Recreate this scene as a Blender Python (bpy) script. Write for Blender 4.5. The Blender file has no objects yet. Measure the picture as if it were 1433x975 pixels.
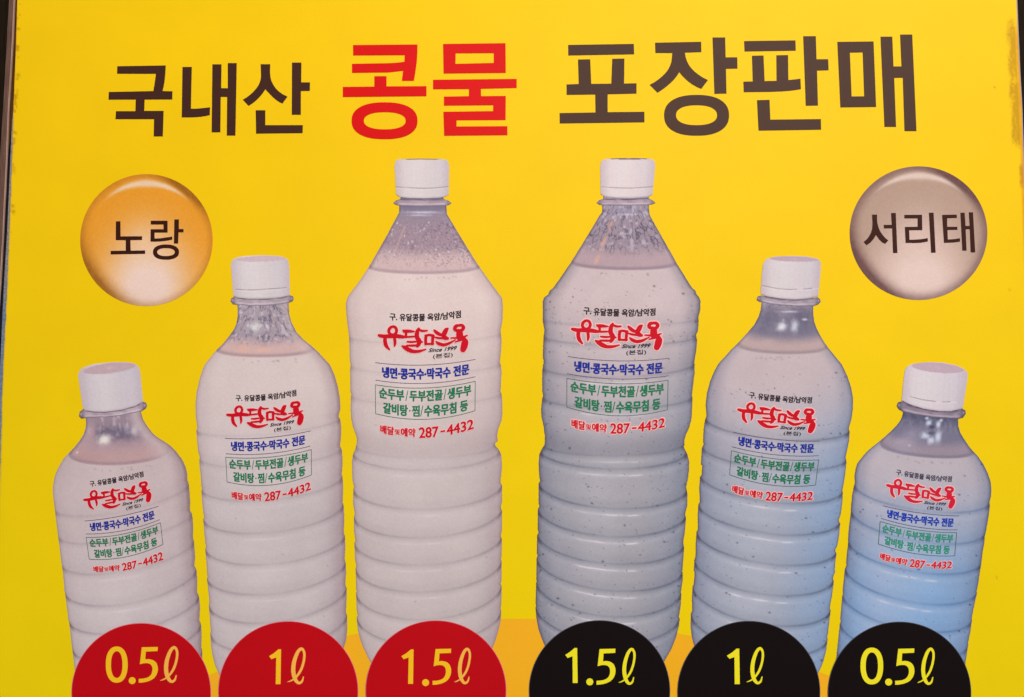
import bpy, math, random
import numpy as np
from mathutils import Vector
from mathutils.geometry import tessellate_polygon

# ------------------------------------------------------------------ camera
SC = bpy.context.scene
W0, H0 = 1433.0, 975.0
PITCH = math.radians(4.2)
DIST = 1.125
CAM_Z = 1.42
FPX = 1125.0                                   # focal length in pixels of the photo
cam_data = bpy.data.cameras.new('camera')
cam_data.sensor_width = 36.0
cam_data.sensor_fit = 'HORIZONTAL'
cam_data.lens = 36.0 * FPX / W0
cam_data.clip_start = 0.01
cam_data.clip_end = 100.0
cam = bpy.data.objects.new('camera', cam_data)
SC.collection.objects.link(cam)
cam.location = (0.0, -DIST, CAM_Z)
cam.rotation_euler = (math.radians(90) + PITCH, 0, 0)
SC.camera = cam

# ------------------------------------------------------------------ light
world = bpy.data.worlds.new('World')
SC.world = world
world.use_nodes = True
wn = world.node_tree
wn.nodes.clear()
wo = wn.nodes.new('ShaderNodeOutputWorld')
bg = wn.nodes.new('ShaderNodeBackground')
sky = wn.nodes.new('ShaderNodeTexSky')
sky.sky_type = 'NISHITA'
sky.sun_disc = False
SUN_EL, SUN_AZ = math.radians(34), math.radians(28)     # azimuth towards the right of the viewer
sky.sun_elevation = SUN_EL
sky.sun_rotation = math.pi - SUN_AZ
sky.air_density = 1.0
sky.dust_density = 3.0
wn.links.new(sky.outputs[0], bg.inputs[0])
bg.inputs[1].default_value = 0.05
wn.links.new(bg.outputs[0], wo.inputs[0])

sun_d = bpy.data.lights.new('sun', 'SUN')
sun_d.energy = 1.58
sun_d.angle = math.radians(25)
sun_d.color = (1.0, 0.86, 0.76)
sun = bpy.data.objects.new('sun', sun_d)
SC.collection.objects.link(sun)
d = Vector((math.sin(SUN_AZ) * math.cos(SUN_EL), -math.cos(SUN_AZ) * math.cos(SUN_EL), math.sin(SUN_EL)))
sun.rotation_euler = d.to_track_quat('Z', 'Y').to_euler()

lamp_d = bpy.data.lights.new('gradient_fill', 'AREA')     # added unseen warm light, above right, for the brightness gradient over the sheet
lamp_d.shape = 'RECTANGLE'
lamp_d.size, lamp_d.size_y = 1.6, 0.9
lamp_d.energy = 27.0
lamp_d.color = (1.0, 0.80, 0.68)
lamp = bpy.data.objects.new('gradient_fill', lamp_d)
SC.collection.objects.link(lamp)
lamp.location = (0.45, -1.75, CAM_Z + 1.15)
dd = Vector((0.45, -1.75, CAM_Z + 1.15)) - Vector((0.15, 0, CAM_Z + 0.2))
lamp.rotation_euler = dd.to_track_quat('Z', 'Y').to_euler()

SC.view_settings.view_transform = 'Standard'
SC.view_settings.look = 'None'
SC.view_settings.exposure = 0.0
SC.view_settings.gamma = 1.0

# ------------------------------------------------------------------ picture pixels -> sign plane
CP, SP = math.cos(PITCH), math.sin(PITCH)

def PT(px, py, dep=0.0):
    """points of the sign's face (the plane y = -dep) seen at the photo's pixels px, py"""
    px = np.asarray(px, float); py = np.asarray(py, float)
    a = (px - W0 / 2) / FPX
    b = (H0 / 2 - py) / FPX
    dx, dy, dz = a, CP - b * SP, SP + b * CP
    t = (DIST - dep) / dy
    return np.stack([dx * t, -DIST + dy * t, CAM_Z + dz * t], -1)

def lin(c):
    c = np.asarray(c, float) / 255.0
    return np.where(c <= 0.04045, c / 12.92, ((c + 0.055) / 1.055) ** 2.4)

# light that reaches the sheet (measured on a white test sheet): turns a colour seen at a spot into the ink's own colour
def ink(c, at=(716, 480)):
    px, py = at
    L0 = np.array([1.07, 0.91, 0.80]) * (1 + 1.0e-4 * (px - 716) - 2.4e-4 * (py - 500))
    sheen = np.array([.008, .007, .006]) * math.exp((500 - py) / 450 * .95 + (px - 716) / 900)
    return np.clip((lin(c) - sheen) / L0, 0.004, 0.9)

# ------------------------------------------------------------------ materials
def base_mat(name, rough, spec):
    m = bpy.data.materials.new(name)
    m.use_nodes = True
    nt = m.node_tree
    p = nt.nodes['Principled BSDF']
    p.inputs['Roughness'].default_value = rough
    p.inputs['Specular IOR Level'].default_value = spec
    return m, nt, p

def grain_mix(nt, col_socket, amt=0.06, scale=900.0, target=None):
    """fine print grain and faint cloudy unevenness of the ink"""
    tc = nt.nodes.new('ShaderNodeTexCoord')
    n1 = nt.nodes.new('ShaderNodeTexNoise'); n1.inputs['Scale'].default_value = scale; n1.inputs['Detail'].default_value = 2
    n2 = nt.nodes.new('ShaderNodeTexNoise'); n2.inputs['Scale'].default_value = 9.0; n2.inputs['Detail'].default_value = 4
    nt.links.new(tc.outputs['Object'], n1.inputs['Vector'])
    nt.links.new(tc.outputs['Object'], n2.inputs['Vector'])
    r1 = nt.nodes.new('ShaderNodeMapRange'); r1.inputs[1].default_value = .25; r1.inputs[2].default_value = .75
    r1.inputs[3].default_value = 1 - amt; r1.inputs[4].default_value = 1 + amt
    r2 = nt.nodes.new('ShaderNodeMapRange'); r2.inputs[1].default_value = .3; r2.inputs[2].default_value = .7
    r2.inputs[3].default_value = 0.975; r2.inputs[4].default_value = 1.025
    nt.links.new(n1.outputs[0], r1.inputs[0]); nt.links.new(n2.outputs[0], r2.inputs[0])
    mu = nt.nodes.new('ShaderNodeMath'); mu.operation = 'MULTIPLY'
    nt.links.new(r1.outputs[0], mu.inputs[0]); nt.links.new(r2.outputs[0], mu.inputs[1])
    vm = nt.nodes.new('ShaderNodeVectorMath'); vm.operation = 'SCALE'
    nt.links.new(col_socket, vm.inputs[0]); nt.links.new(mu.outputs[0], vm.inputs[3])
    return vm.outputs[0], n1, tc

def sheet_bump(nt, p, n1, tc):
    n3 = nt.nodes.new('ShaderNodeTexNoise'); n3.inputs['Scale'].default_value = 14.0; n3.inputs['Detail'].default_value = 2
    nt.links.new(tc.outputs['Object'], n3.inputs['Vector'])
    b1 = nt.nodes.new('ShaderNodeBump'); b1.inputs['Strength'].default_value = 0.10; b1.inputs['Distance'].default_value = 0.004
    b2 = nt.nodes.new('ShaderNodeBump'); b2.inputs['Strength'].default_value = 0.10; b2.inputs['Distance'].default_value = 0.0004
    nt.links.new(n3.outputs[0], b1.inputs['Height'])
    nt.links.new(n1.outputs[0], b2.inputs['Height'])
    nt.links.new(b1.outputs[0], b2.inputs['Normal'])
    nt.links.new(b2.outputs[0], p.inputs['Normal'])

def ink_mat(name, rgb, rough=0.48, spec=0.09, amt=0.05):
    m, nt, p = base_mat(name, rough, spec)
    c = nt.nodes.new('ShaderNodeRGB'); c.outputs[0].default_value = (*rgb, 1)
    s, n1, tc = grain_mix(nt, c.outputs[0], amt)
    nt.links.new(s, p.inputs['Base Color'])
    sheet_bump(nt, p, n1, tc)
    m.diffuse_color = (*rgb, 1)
    return m

def photo_ink_mat(name):
    m, nt, p = base_mat(name, 0.48, 0.09)
    a = nt.nodes.new('ShaderNodeAttribute'); a.attribute_name = 'ink'
    s, n1, tc = grain_mix(nt, a.outputs['Color'], 0.045, 700.0)
    nt.links.new(s, p.inputs['Base Color'])
    sheet_bump(nt, p, n1, tc)
    return m

M_PHOTO = photo_ink_mat('printed_photo_ink')
M_BROWN = ink_mat('dark_brown_ink', ink((74, 48, 40), (300, 140)))
M_BROWN2 = ink_mat('sheen_brown_ink', ink((80, 57, 47), (300, 140)))  # lighter brown: sheen on the right-hand syllables put into the ink colour
M_RED = ink_mat('headline_red_ink', ink((226, 28, 34), (600, 130)))
M_DISCR = ink_mat('disc_red_ink', ink((182, 4, 24), (400, 930)))
M_DISCK = ink_mat('disc_black_ink', ink((28, 22, 22), (1050, 930)))
M_BADGET = ink_mat('badge_text_ink', ink((66, 38, 32), (700, 330)))
M_ORANGE = ink_mat('orange_ink', ink((236, 168, 34), (500, 930)))
M_NUM_L = ink_mat('amber_ink', ink((238, 182, 34), (500, 930)))
M_NUM_LL = ink_mat('salmon_amber_ink', ink((250, 172, 72), (500, 930)))
M_NUM_R = ink_mat('lemon_ink', ink((240, 222, 40), (1050, 930)))
M_BLK = ink_mat('label_black_ink', ink((58, 46, 52)), amt=.02)
M_BLUE = ink_mat('label_blue_ink', ink((40, 52, 150)), amt=.02)
M_GREEN = ink_mat('label_green_ink', ink((38, 122, 84)), amt=.02)
M_GRLINE = ink_mat('label_green_line_ink', ink((92, 122, 104)), amt=.02)
M_BLLINE = ink_mat('label_thin_line_ink', ink((112, 96, 128)), amt=.02)
M_LOGO = ink_mat('label_red_ink', ink((206, 28, 42)), amt=.02)
INK0 = (M_GREEN, M_BLUE, M_BLK, M_LOGO)
INK6 = (ink_mat('label_teal_ink', ink((58, 150, 120))), ink_mat('label_bright_blue_ink', ink((40, 66, 176))), ink_mat('label_grey_ink', ink((84, 78, 96))), ink_mat('label_rose_red_ink', ink((214, 40, 62))))
M_HALO = ink_mat('label_halo_ink', ink((244, 190, 186)), amt=.02)
M_HALOG = ink_mat('label_tint_ink', ink((200, 196, 190)), amt=.02)
M_RIM_R = ink_mat('pink_rim_ink', ink((226, 120, 128)), amt=.02)
M_RIM_K = ink_mat('grey_rim_ink', ink((84, 84, 92)), amt=.02)

# ------------------------------------------------------------------ objects
def link(o, parent=None):
    SC.collection.objects.link(o)
    if parent is not None:
        o.parent = parent
    return o

def mesh_obj(name, verts, faces, mats, parent=None, cols=None, fmat=None, smooth=False):
    me = bpy.data.meshes.new(name)
    verts = np.asarray(verts, np.float32).reshape(-1, 3)
    if isinstance(faces, np.ndarray) and faces.ndim == 2:
        nf, k = faces.shape
        me.vertices.add(len(verts)); me.vertices.foreach_set('co', verts.ravel())
        me.loops.add(nf * k); me.loops.foreach_set('vertex_index', faces.astype(np.int32).ravel())
        me.polygons.add(nf)
        me.polygons.foreach_set('loop_start', np.arange(0, nf * k, k, dtype=np.int32))
        me.polygons.foreach_set('loop_total', np.full(nf, k, dtype=np.int32))
        me.update(calc_edges=True)
    else:
        me.from_pydata([tuple(map(float, v)) for v in verts], [], [tuple(f) for f in faces])
        me.update()
    for m in (mats if isinstance(mats, (list, tuple)) else [mats]):
        me.materials.append(m)
    if fmat is not None:
        me.polygons.foreach_set('material_index', np.asarray(fmat, np.int32))
    if cols is not None:
        a = me.color_attributes.new('ink', 'FLOAT_COLOR', 'POINT')
        c4 = np.ones((len(verts), 4), np.float32); c4[:, :3] = cols
        a.data.foreach_set('color', c4.ravel())
    me.update()
    return link(bpy.data.objects.new(name, me), parent)

def zc(pts, ox, oy, s):
    return [(ox + x / s, oy + y / s) for x, y in pts]

def ccw_fix(verts, faces):
    """make faces look towards the viewer (-y)"""
    out = []
    for f in faces:
        a, b, c = (verts[i] for i in f[:3])
        ny = (b[2] - a[2]) * (c[0] - a[0]) - (b[0] - a[0]) * (c[2] - a[2])
        out.append(tuple(f) if ny < 0 else tuple(reversed(f)))
    return out

class Print:
    """collects flat printed outlines (px coordinates) as one mesh"""
    def __init__(s): s.v = []; s.f = []; s.m = []
    def shape(s, contours, dep, mi=0):
        loops = [[Vector((x, -y, 0)) for x, y in c] for c in contours]
        flat = [p for c in contours for p in c]
        tris = tessellate_polygon(loops)
        P = PT([p[0] for p in flat], [p[1] for p in flat], dep)
        b = len(s.v); s.v.extend(P.tolist())
        for t in ccw_fix(P.tolist(), tris):
            s.f.append(tuple(i + b for i in t)); s.m.append(mi)
    def tris(s, px, py, faces, dep, mi=0):
        P = PT(px, py, dep).tolist()
        b = len(s.v); s.v.extend(P)
        for t in ccw_fix(P, faces):
            s.f.append(tuple(i + b for i in t)); s.m.append(mi)
    def build(s, name, mats, parent):
        return mesh_obj(name, s.v, s.f, mats, parent, fmat=s.m)

def superellipse(cx, cy, rx, ry, e=2.0, n=72, hole=False):
    o = []
    for i in range(n):
        a = 2 * math.pi * i / n
        c, q = math.cos(a), math.sin(a)
        o.append((cx + rx * math.copysign(abs(c) ** (2 / e), c), cy + ry * math.copysign(abs(q) ** (2 / e), q)))
    return o

def catmull(pts, n=8):
    P = np.array(pts, float)
    if len(P) < 3:
        t = np.linspace(0, 1, n)[:, None]
        return P[0] * (1 - t) + P[-1] * t
    E = np.vstack([2 * P[0] - P[1], P, 2 * P[-1] - P[-2]])
    out = []
    for i in range(1, len(E) - 2):
        for k in range(n):
            t = k / n
            out.append(0.5 * ((2 * E[i]) + (-E[i - 1] + E[i + 1]) * t + (2 * E[i - 1] - 5 * E[i] + 4 * E[i + 1] - E[i + 2]) * t * t
                              + (-E[i - 1] + 3 * E[i] - 3 * E[i + 1] + E[i + 2]) * t ** 3))
    out.append(P[-1])
    return np.array(out)

def ribbon(pts, n=8, cap=True):
    """px strokes (x, y, width) -> vertices, faces of a brush stroke"""
    c = catmull(pts, n)
    xy, w = c[:, :2], np.maximum(c[:, 2], .2) / 2
    t = np.gradient(xy, axis=0); t /= np.maximum(np.linalg.norm(t, axis=1), 1e-6)[:, None]
    nrm = np.stack([-t[:, 1], t[:, 0]], 1)
    a, b = xy + nrm * w[:, None], xy - nrm * w[:, None]
    v = []; f = []
    m = len(xy)
    for i in range(m): v += [tuple(a[i]), tuple(b[i])]
    for i in range(m - 1): f.append((2 * i, 2 * i + 1, 2 * i + 3, 2 * i + 2))
    if cap:
        for i, sg in ((0, -1), (m - 1, 1)):
            base = len(v); k = 7
            v.append(tuple(xy[i]))
            for q in range(k + 1):
                an = math.pi * q / k
                o = nrm[i] * math.cos(an) * w[i] + t[i] * sg * math.sin(an) * w[i]
                v.append(tuple(xy[i] + o))
            for q in range(k): f.append((base, base + 1 + q, base + 2 + q))
    return v, f

# ------------------------------------------------------------------ the place
room = mesh_obj('wall', *(lambda: (
    [(-1.6, .09, .4), (1.6, .09, .4), (1.6, .09, 2.6), (-1.6, .09, 2.6),
     (-1.6, .14, .4), (1.6, .14, .4), (1.6, .14, 2.6), (-1.6, .14, 2.6)],
    [(0, 3, 2, 1)[::-1], (4, 5, 6, 7)[::-1], (0, 1, 5, 4)[::-1], (3, 7, 6, 2)[::-1], (0, 4, 7, 3)[::-1], (1, 2, 6, 5)[::-1]]))(),
    ink_mat('dark_wall_paint', (0.020, 0.016, 0.012), .7, .3))
room['kind'] = 'structure'
room['label'] = 'dark wall behind the yellow sign'

sign = bpy.data.objects.new('advertising_sign', None)
sign['label'] = 'yellow printed sign showing six bottles of soy milk under a large Korean headline'
sign['category'] = 'sign'
link(sign)
sign.location = tuple(PT(716, 1100, 0))
SIGN = sign

def child(o):
    o.matrix_parent_inverse = o.parent.matrix_world.inverted() if o.parent else o.matrix_parent_inverse
    return o

# ---- the yellow sheet, following the slightly bowed edges seen in the photograph
LE = np.array([(-60, 25.5), (0, 23.8), (50, 22.6), (100, 20.2), (150, 18.8), (200, 17.8), (245, 16.2), (293, 14.5), (340, 12.5), (400, 10.3),
               (450, 7.8), (500, 5.4), (560, 2.8), (640, 1.2), (700, -.4), (800, -4), (975, -11), (1110, -17)])
RE = np.array([(-60, 1420.5), (0, 1422.2), (25, 1423.2), (100, 1426.4), (150, 1429.4), (200, 1431), (245, 1432.3), (300, 1434), (500, 1441), (975, 1456), (1110, 1460)])
ys = np.unique(np.concatenate([np.linspace(-60, 300, 240), np.linspace(300, 1110, 300)]))
xl = np.interp(ys, LE[:, 0], LE[:, 1]); xr = np.interp(ys, RE[:, 0], RE[:, 1])
rng = np.random.default_rng(4)
xl = xl + np.convolve(rng.normal(0, .35, len(ys)), [.3, .4, .3], 'same')
NX = 60
# columns closer together near both edges, where the scuffs are
tt = np.concatenate([np.linspace(0, .03, 20), np.linspace(.03, .96, 40)[1:], np.linspace(.96, 1, 26)[1:]])
NXc = len(tt)
GX = xl[:, None] + (xr - xl)[:, None] * tt[None]
GY = np.repeat(ys[:, None], NXc, 1)

def vnoise(x, y, seed=0):
    x = np.asarray(x, float); y = np.asarray(y, float)
    xi = np.floor(x).astype(np.int64); yi = np.floor(y).astype(np.int64)
    fx, fy = x - xi, y - yi
    fx = fx * fx * (3 - 2 * fx); fy = fy * fy * (3 - 2 * fy)
    def h(a, b):
        n = (a * 374761393 + b * 668265263 + seed * 974634777) & 0xffffffff
        n = ((n ^ (n >> 13)) * 1274126177) & 0xffffffff
        n = n ^ (n >> 16)
        return (n & 0xffff) / 65535.0
    return (h(xi, yi) * (1 - fx) + h(xi + 1, yi) * fx) * (1 - fy) + (h(xi, yi + 1) * (1 - fx) + h(xi + 1, yi + 1) * fx) * fy

def fbm(x, y, seed=0, o=3):
    s = 0; a = .5; t = 0
    for i in range(o):
        s = s + a * vnoise(x * 2 ** i, y * 2 ** i, seed + i * 17); t += a; a *= .5
    return s / t

def sstep(a, b, x):
    t = np.clip((x - a) / (b - a), 0, 1)
    return t * t * (3 - 2 * t)

def mixc(a, b, t):
    t = np.asarray(t)[..., None]
    return a * (1 - t) + b * t

YEL = np.array([246, 198, 8.0])
colr = np.ones(GX.shape + (3,)) * YEL
# printed yellow leans a little greener towards the lower part of the sheet
colr = mixc(colr, np.array([244, 209, 5.0]), sstep(150, 950, GY))
dr = xr[:, None] - GX
scuff = sstep(19, 9, dr) * sstep(1.5, 4.0, dr) * fbm(GX / 3.0, GY / 22.0, 5) * sstep(8, 60, GY) * sstep(215, 190, GY)
scuff = scuff + sstep(8, 3, dr) * .5 * sstep(225, 235, GY) * sstep(268, 255, GY)
scuff = scuff * (.55 + .9 * vnoise(GX / 1.2, GY / 3.0, 8))
scuff = np.clip(scuff * 1.7 - .14, 0, .62)
colr = mixc(colr, np.array([176, 124, 22.0]), scuff)
edge = sstep(4.0, 1.0, dr) * (.35 + .5 * fbm(GX, GY / 9, 9)) * sstep(20, 60, GY)
colr = mixc(colr, np.array([214, 122, 40.0]), np.clip(edge, 0, .8))
dl = GX - xl[:, None]
sp = sstep(7, 2.5, dl) * sstep(.60, .74, vnoise(GX / 3, GY / 5, 31)) * sstep(330, 150, GY)
colr = mixc(colr, np.array([186, 132, 8.0]), sp * .7)
for (cx, cy, r, a) in ((1392, 122, 1.4, .5), (1413, 405, 1.4, .4), (1395, 808, 1.3, .6), (25.5, 105, 2.6, .5), (24, 110, 1.8, .5), (17.5, 288, 2.2, .6), (18.5, 296, 2.8, .5), (14, 325, 2, .3)):
    colr = mixc(colr, np.array([150, 112, 20.0]), a * np.exp(-(((GX - cx) / r) ** 2 + ((GY - cy) / r) ** 2)))
e2 = sstep(2.6, .6, dl) * .55
colr = mixc(colr, np.array([222, 168, 60.0]), e2)

def grid_faces(nr, nc):
    i = np.arange(nr - 1)[:, None] * nc + np.arange(nc - 1)[None]
    return np.stack([i, i + nc, i + nc + 1, i + 1], -1).reshape(-1, 4)

V = PT(GX, GY, 0.0)
sheet = mesh_obj('printed_sheet', V.reshape(-1, 3), grid_faces(*GX.shape), M_PHOTO, SIGN, cols=ink(colr).reshape(-1, 3))
sheet['label'] = 'bright yellow printed face of the sign'

def thing_child(o):
    return o

# rigid backing of the sign, 12 mm of board behind the sheet, set in a little from the sheet's edge
def slab(name, polyL, polyR, y0, y1, d0, d1, mat, n=60, parent=SIGN):
    yy = np.linspace(y0, y1, n)
    a = np.interp(yy, polyL[:, 0], polyL[:, 1]); b = np.interp(yy, polyR[:, 0], polyR[:, 1])
    F0, F1, B0, B1 = PT(a, yy, d0), PT(b, yy, d0), PT(a, yy, d0), PT(b, yy, d0)
    B0 = B0 + [0, d0 - d1, 0]; B1 = B1 + [0, d0 - d1, 0]
    v = np.concatenate([F0, F1, B1, B0]); f = []
    for i in range(n - 1):
        f.append((i, i + 1, n + i + 1, n + i))                       # front
        f.append((n + i, n + i + 1, 2 * n + i + 1, 2 * n + i))       # right side
        f.append((2 * n + i, 2 * n + i + 1, 3 * n + i + 1, 3 * n + i))
        f.append((3 * n + i, 3 * n + i + 1, i + 1, i))
    f.append((0, n, 2 * n, 3 * n)); f.append((n - 1, 4 * n - 1, 3 * n - 1, 2 * n - 1))
    return mesh_obj(name, v, f, mat, parent)

def off(a, dx): b = a.copy(); b[:, 1] += dx; return b

def edge_mat():
    m, nt, p = base_mat('pale_acrylic_edge', .35, .5)
    tc = nt.nodes.new('ShaderNodeTexCoord')
    n = nt.nodes.new('ShaderNodeTexNoise'); n.inputs['Scale'].default_value = 420; n.inputs['Detail'].default_value = 3
    nt.links.new(tc.outputs['Object'], n.inputs['Vector'])
    r = nt.nodes.new('ShaderNodeValToRGB')
    r.color_ramp.elements[0].position = .35; r.color_ramp.elements[0].color = (.10, .15, .24, 1)
    r.color_ramp.elements[1].position = .72; r.color_ramp.elements[1].color = (.22, .32, .46, 1)
    r2 = nt.nodes.new('ShaderNodeValToRGB')           # grey upper length; the blue ramp below paints in a sky reflection
    r2.color_ramp.elements[0].position = .3; r2.color_ramp.elements[0].color = (.15, .15, .15, 1)
    r2.color_ramp.elements[1].position = .7; r2.color_ramp.elements[1].color = (.34, .35, .35, 1)
    sx = nt.nodes.new('ShaderNodeSeparateXYZ'); nt.links.new(tc.outputs['Object'], sx.inputs[0])
    mr = nt.nodes.new('ShaderNodeMapRange')
    mr.inputs[1].default_value = float(PT(0, 450)[2]); mr.inputs[2].default_value = float(PT(0, 340)[2])
    nt.links.new(sx.outputs[2], mr.inputs[0])
    mx = nt.nodes.new('ShaderNodeMix'); mx.data_type = 'RGBA'
    nt.links.new(mr.outputs[0], mx.inputs[0]); nt.links.new(r.outputs[0], mx.inputs[6]); nt.links.new(r2.outputs[0], mx.inputs[7])
    nt.links.new(n.outputs[0], r.inputs[0]); nt.links.new(n.outputs[0], r2.inputs[0]); nt.links.new(mx.outputs[2], p.inputs['Base Color'])
    return m
M_EDGE = edge_mat()
backing = slab('backing_board', off(LE, -1), off(RE, 1), -60, 1110, -.0006, -.014, ink_mat('backing_board_plastic', (.30, .31, .33)))
# pale edge of the face panel: it shows from y = 180 downwards on the left, where it steps out from the yellow film
EL = np.array([(-60, 25.3), (0, 23.5), (140, 18.4), (200, 15.4), (250, 13.4), (325, 10.0), (400, 5.4), (470, 2.2), (560, -2.0), (700, -6), (1110, -24)])
ed = slab('panel_edge', EL, off(LE, .3), -60, 1110, -.0004, -.0055, M_EDGE)
ed['label'] = 'pale grey blue edge strip along the left of the sign'
M_EDGE2 = ink_mat('pale_panel_edge', (.36, .34, .33))
er = slab('panel_edge', off(RE, -.2), off(RE, 1.5), -60, 1110, -.0003, -.012, M_EDGE2)
er['label'] = 'thin pale edge along the right of the sign'

# metal frame profile on the left, a bar that stands proud of the panel and crosses out of the picture
def metal_mat(name, ca, cb):
    m, nt, p = base_mat(name, .6, .03 if 'black' in name or 'slot' in name else .12)
    tc = nt.nodes.new('ShaderNodeTexCoord')
    mp = nt.nodes.new('ShaderNodeMapping'); mp.inputs['Scale'].default_value = (700, 700, 30)
    n = nt.nodes.new('ShaderNodeTexNoise'); n.inputs['Scale'].default_value = 1.0; n.inputs['Detail'].default_value = 4
    nt.links.new(tc.outputs['Object'], mp.inputs[0]); nt.links.new(mp.outputs[0], n.inputs['Vector'])
    r = nt.nodes.new('ShaderNodeValToRGB')
    r.color_ramp.elements[0].position = .3; r.color_ramp.elements[0].color = (*ca, 1)
    r.color_ramp.elements[1].position = .7; r.color_ramp.elements[1].color = (*cb, 1)
    nt.links.new(n.outputs[0], r.inputs[0]); nt.links.new(r.outputs[0], p.inputs['Base Color'])
    return m
M_FR = metal_mat('brown_painted_metal', ink((88, 62, 50)), ink((122, 92, 80)))
M_FR2 = metal_mat('worn_metal_lip', ink((156, 122, 106)), ink((190, 156, 140)))
M_DK = metal_mat('black_metal', (.009, .007, .004), (.018, .013, .008))
M_GAP = metal_mat('dark_slot', (.012, .012, .020), (.03, .03, .05))
M_RUST = metal_mat('rusty_seam', (.030, .010, .002), (.11, .045, .010))  # rust colour, taken darker to paint in the shade of its recess
FL = np.array([(-60, 14.5), (0, 12.6), (122, 6.0), (200, 1.2), (245, -1.8), (340, -8), (500, -20), (1110, -66)])
FR = np.array([(-60, 22.4), (0, 20.3), (60, 17.7), (122, 14.0), (150, 12.2), (200, 10.3), (250, 8.2), (325, 4.6), (400, .6), (500, -7), (1110, -53)])
FRi = off(FR, -1.8)
frame = slab('frame_bar', FL, FRi, -60, 1110, .0040, .0006, M_FR)
frame['label'] = 'brown metal frame bar left of the sign'
lip = slab('frame_lip', FRi, FR, -60, 1110, .0032, .0008, M_FR2)
lip['label'] = 'lighter worn lip of the brown frame bar'
SL = np.array([(-60, 22.5), (0, 20.4), (60, 18.2), (150, 14.6), (190, 12), (230, 9)])
SR = np.array([(-60, 25.2), (0, 23.9), (60, 22.3), (150, 18.6), (190, 14.5), (230, 9.3)])
seam = slab('rusty_seam', SL, SR, -60, 230, .0003, -.0002, M_RUST, parent=SIGN)
seam['label'] = 'dark rusty seam between frame bar and yellow sheet'
gap = slab('frame_gap', off(FR, -.6), off(EL, .2), -60, 1110, -.007, -.013, M_GAP)
gap['label'] = 'dark slot between the brown frame bar and the panel edge'
outer = slab('frame_channel', off(FL, -30), off(FL, -.4), -60, 1110, -.006, -.04, M_DK)
outer['label'] = 'dark recessed channel of the left frame'
FRR = off(RE, 2.0)
rb = slab('frame_channel', FRR, off(RE, 34), -60, 1110, -.004, -.04, M_DK)
rb['label'] = 'dark recessed channel of the right frame'
# foot and head of the frame, outside the picture
def flat_bar(name, y0, y1, d0, d1, mat):
    L = np.array([(y0, -60.), (y1, -60.)]); R = np.array([(y0, 1500.), (y1, 1500.)])
    return slab(name, L, R, y0, y1, d0, d1, mat, n=2)
flat_bar('frame_bar', 1111, 1135, .004, -.04, M_FR)
flat_bar('frame_bar', -88, -61, .004, -.04, M_FR)

# ------------------------------------------------------------------ orange band behind the bottles
pr = Print()
arc = [(725 + 1230 * math.sin(a), 865.5 + 1230 - 1230 * math.cos(a)) for a in np.linspace(-.66, .66, 90)]
arc = [(x, y) for x, y in arc if y < 1100]
pr.shape([arc + [(arc[-1][0], 1104), (arc[0][0], 1104)]], .00015)
o = pr.build('printed_arc', M_ORANGE, SIGN); o['label'] = 'broad orange arc printed behind the lower ends of the bottles'

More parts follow.
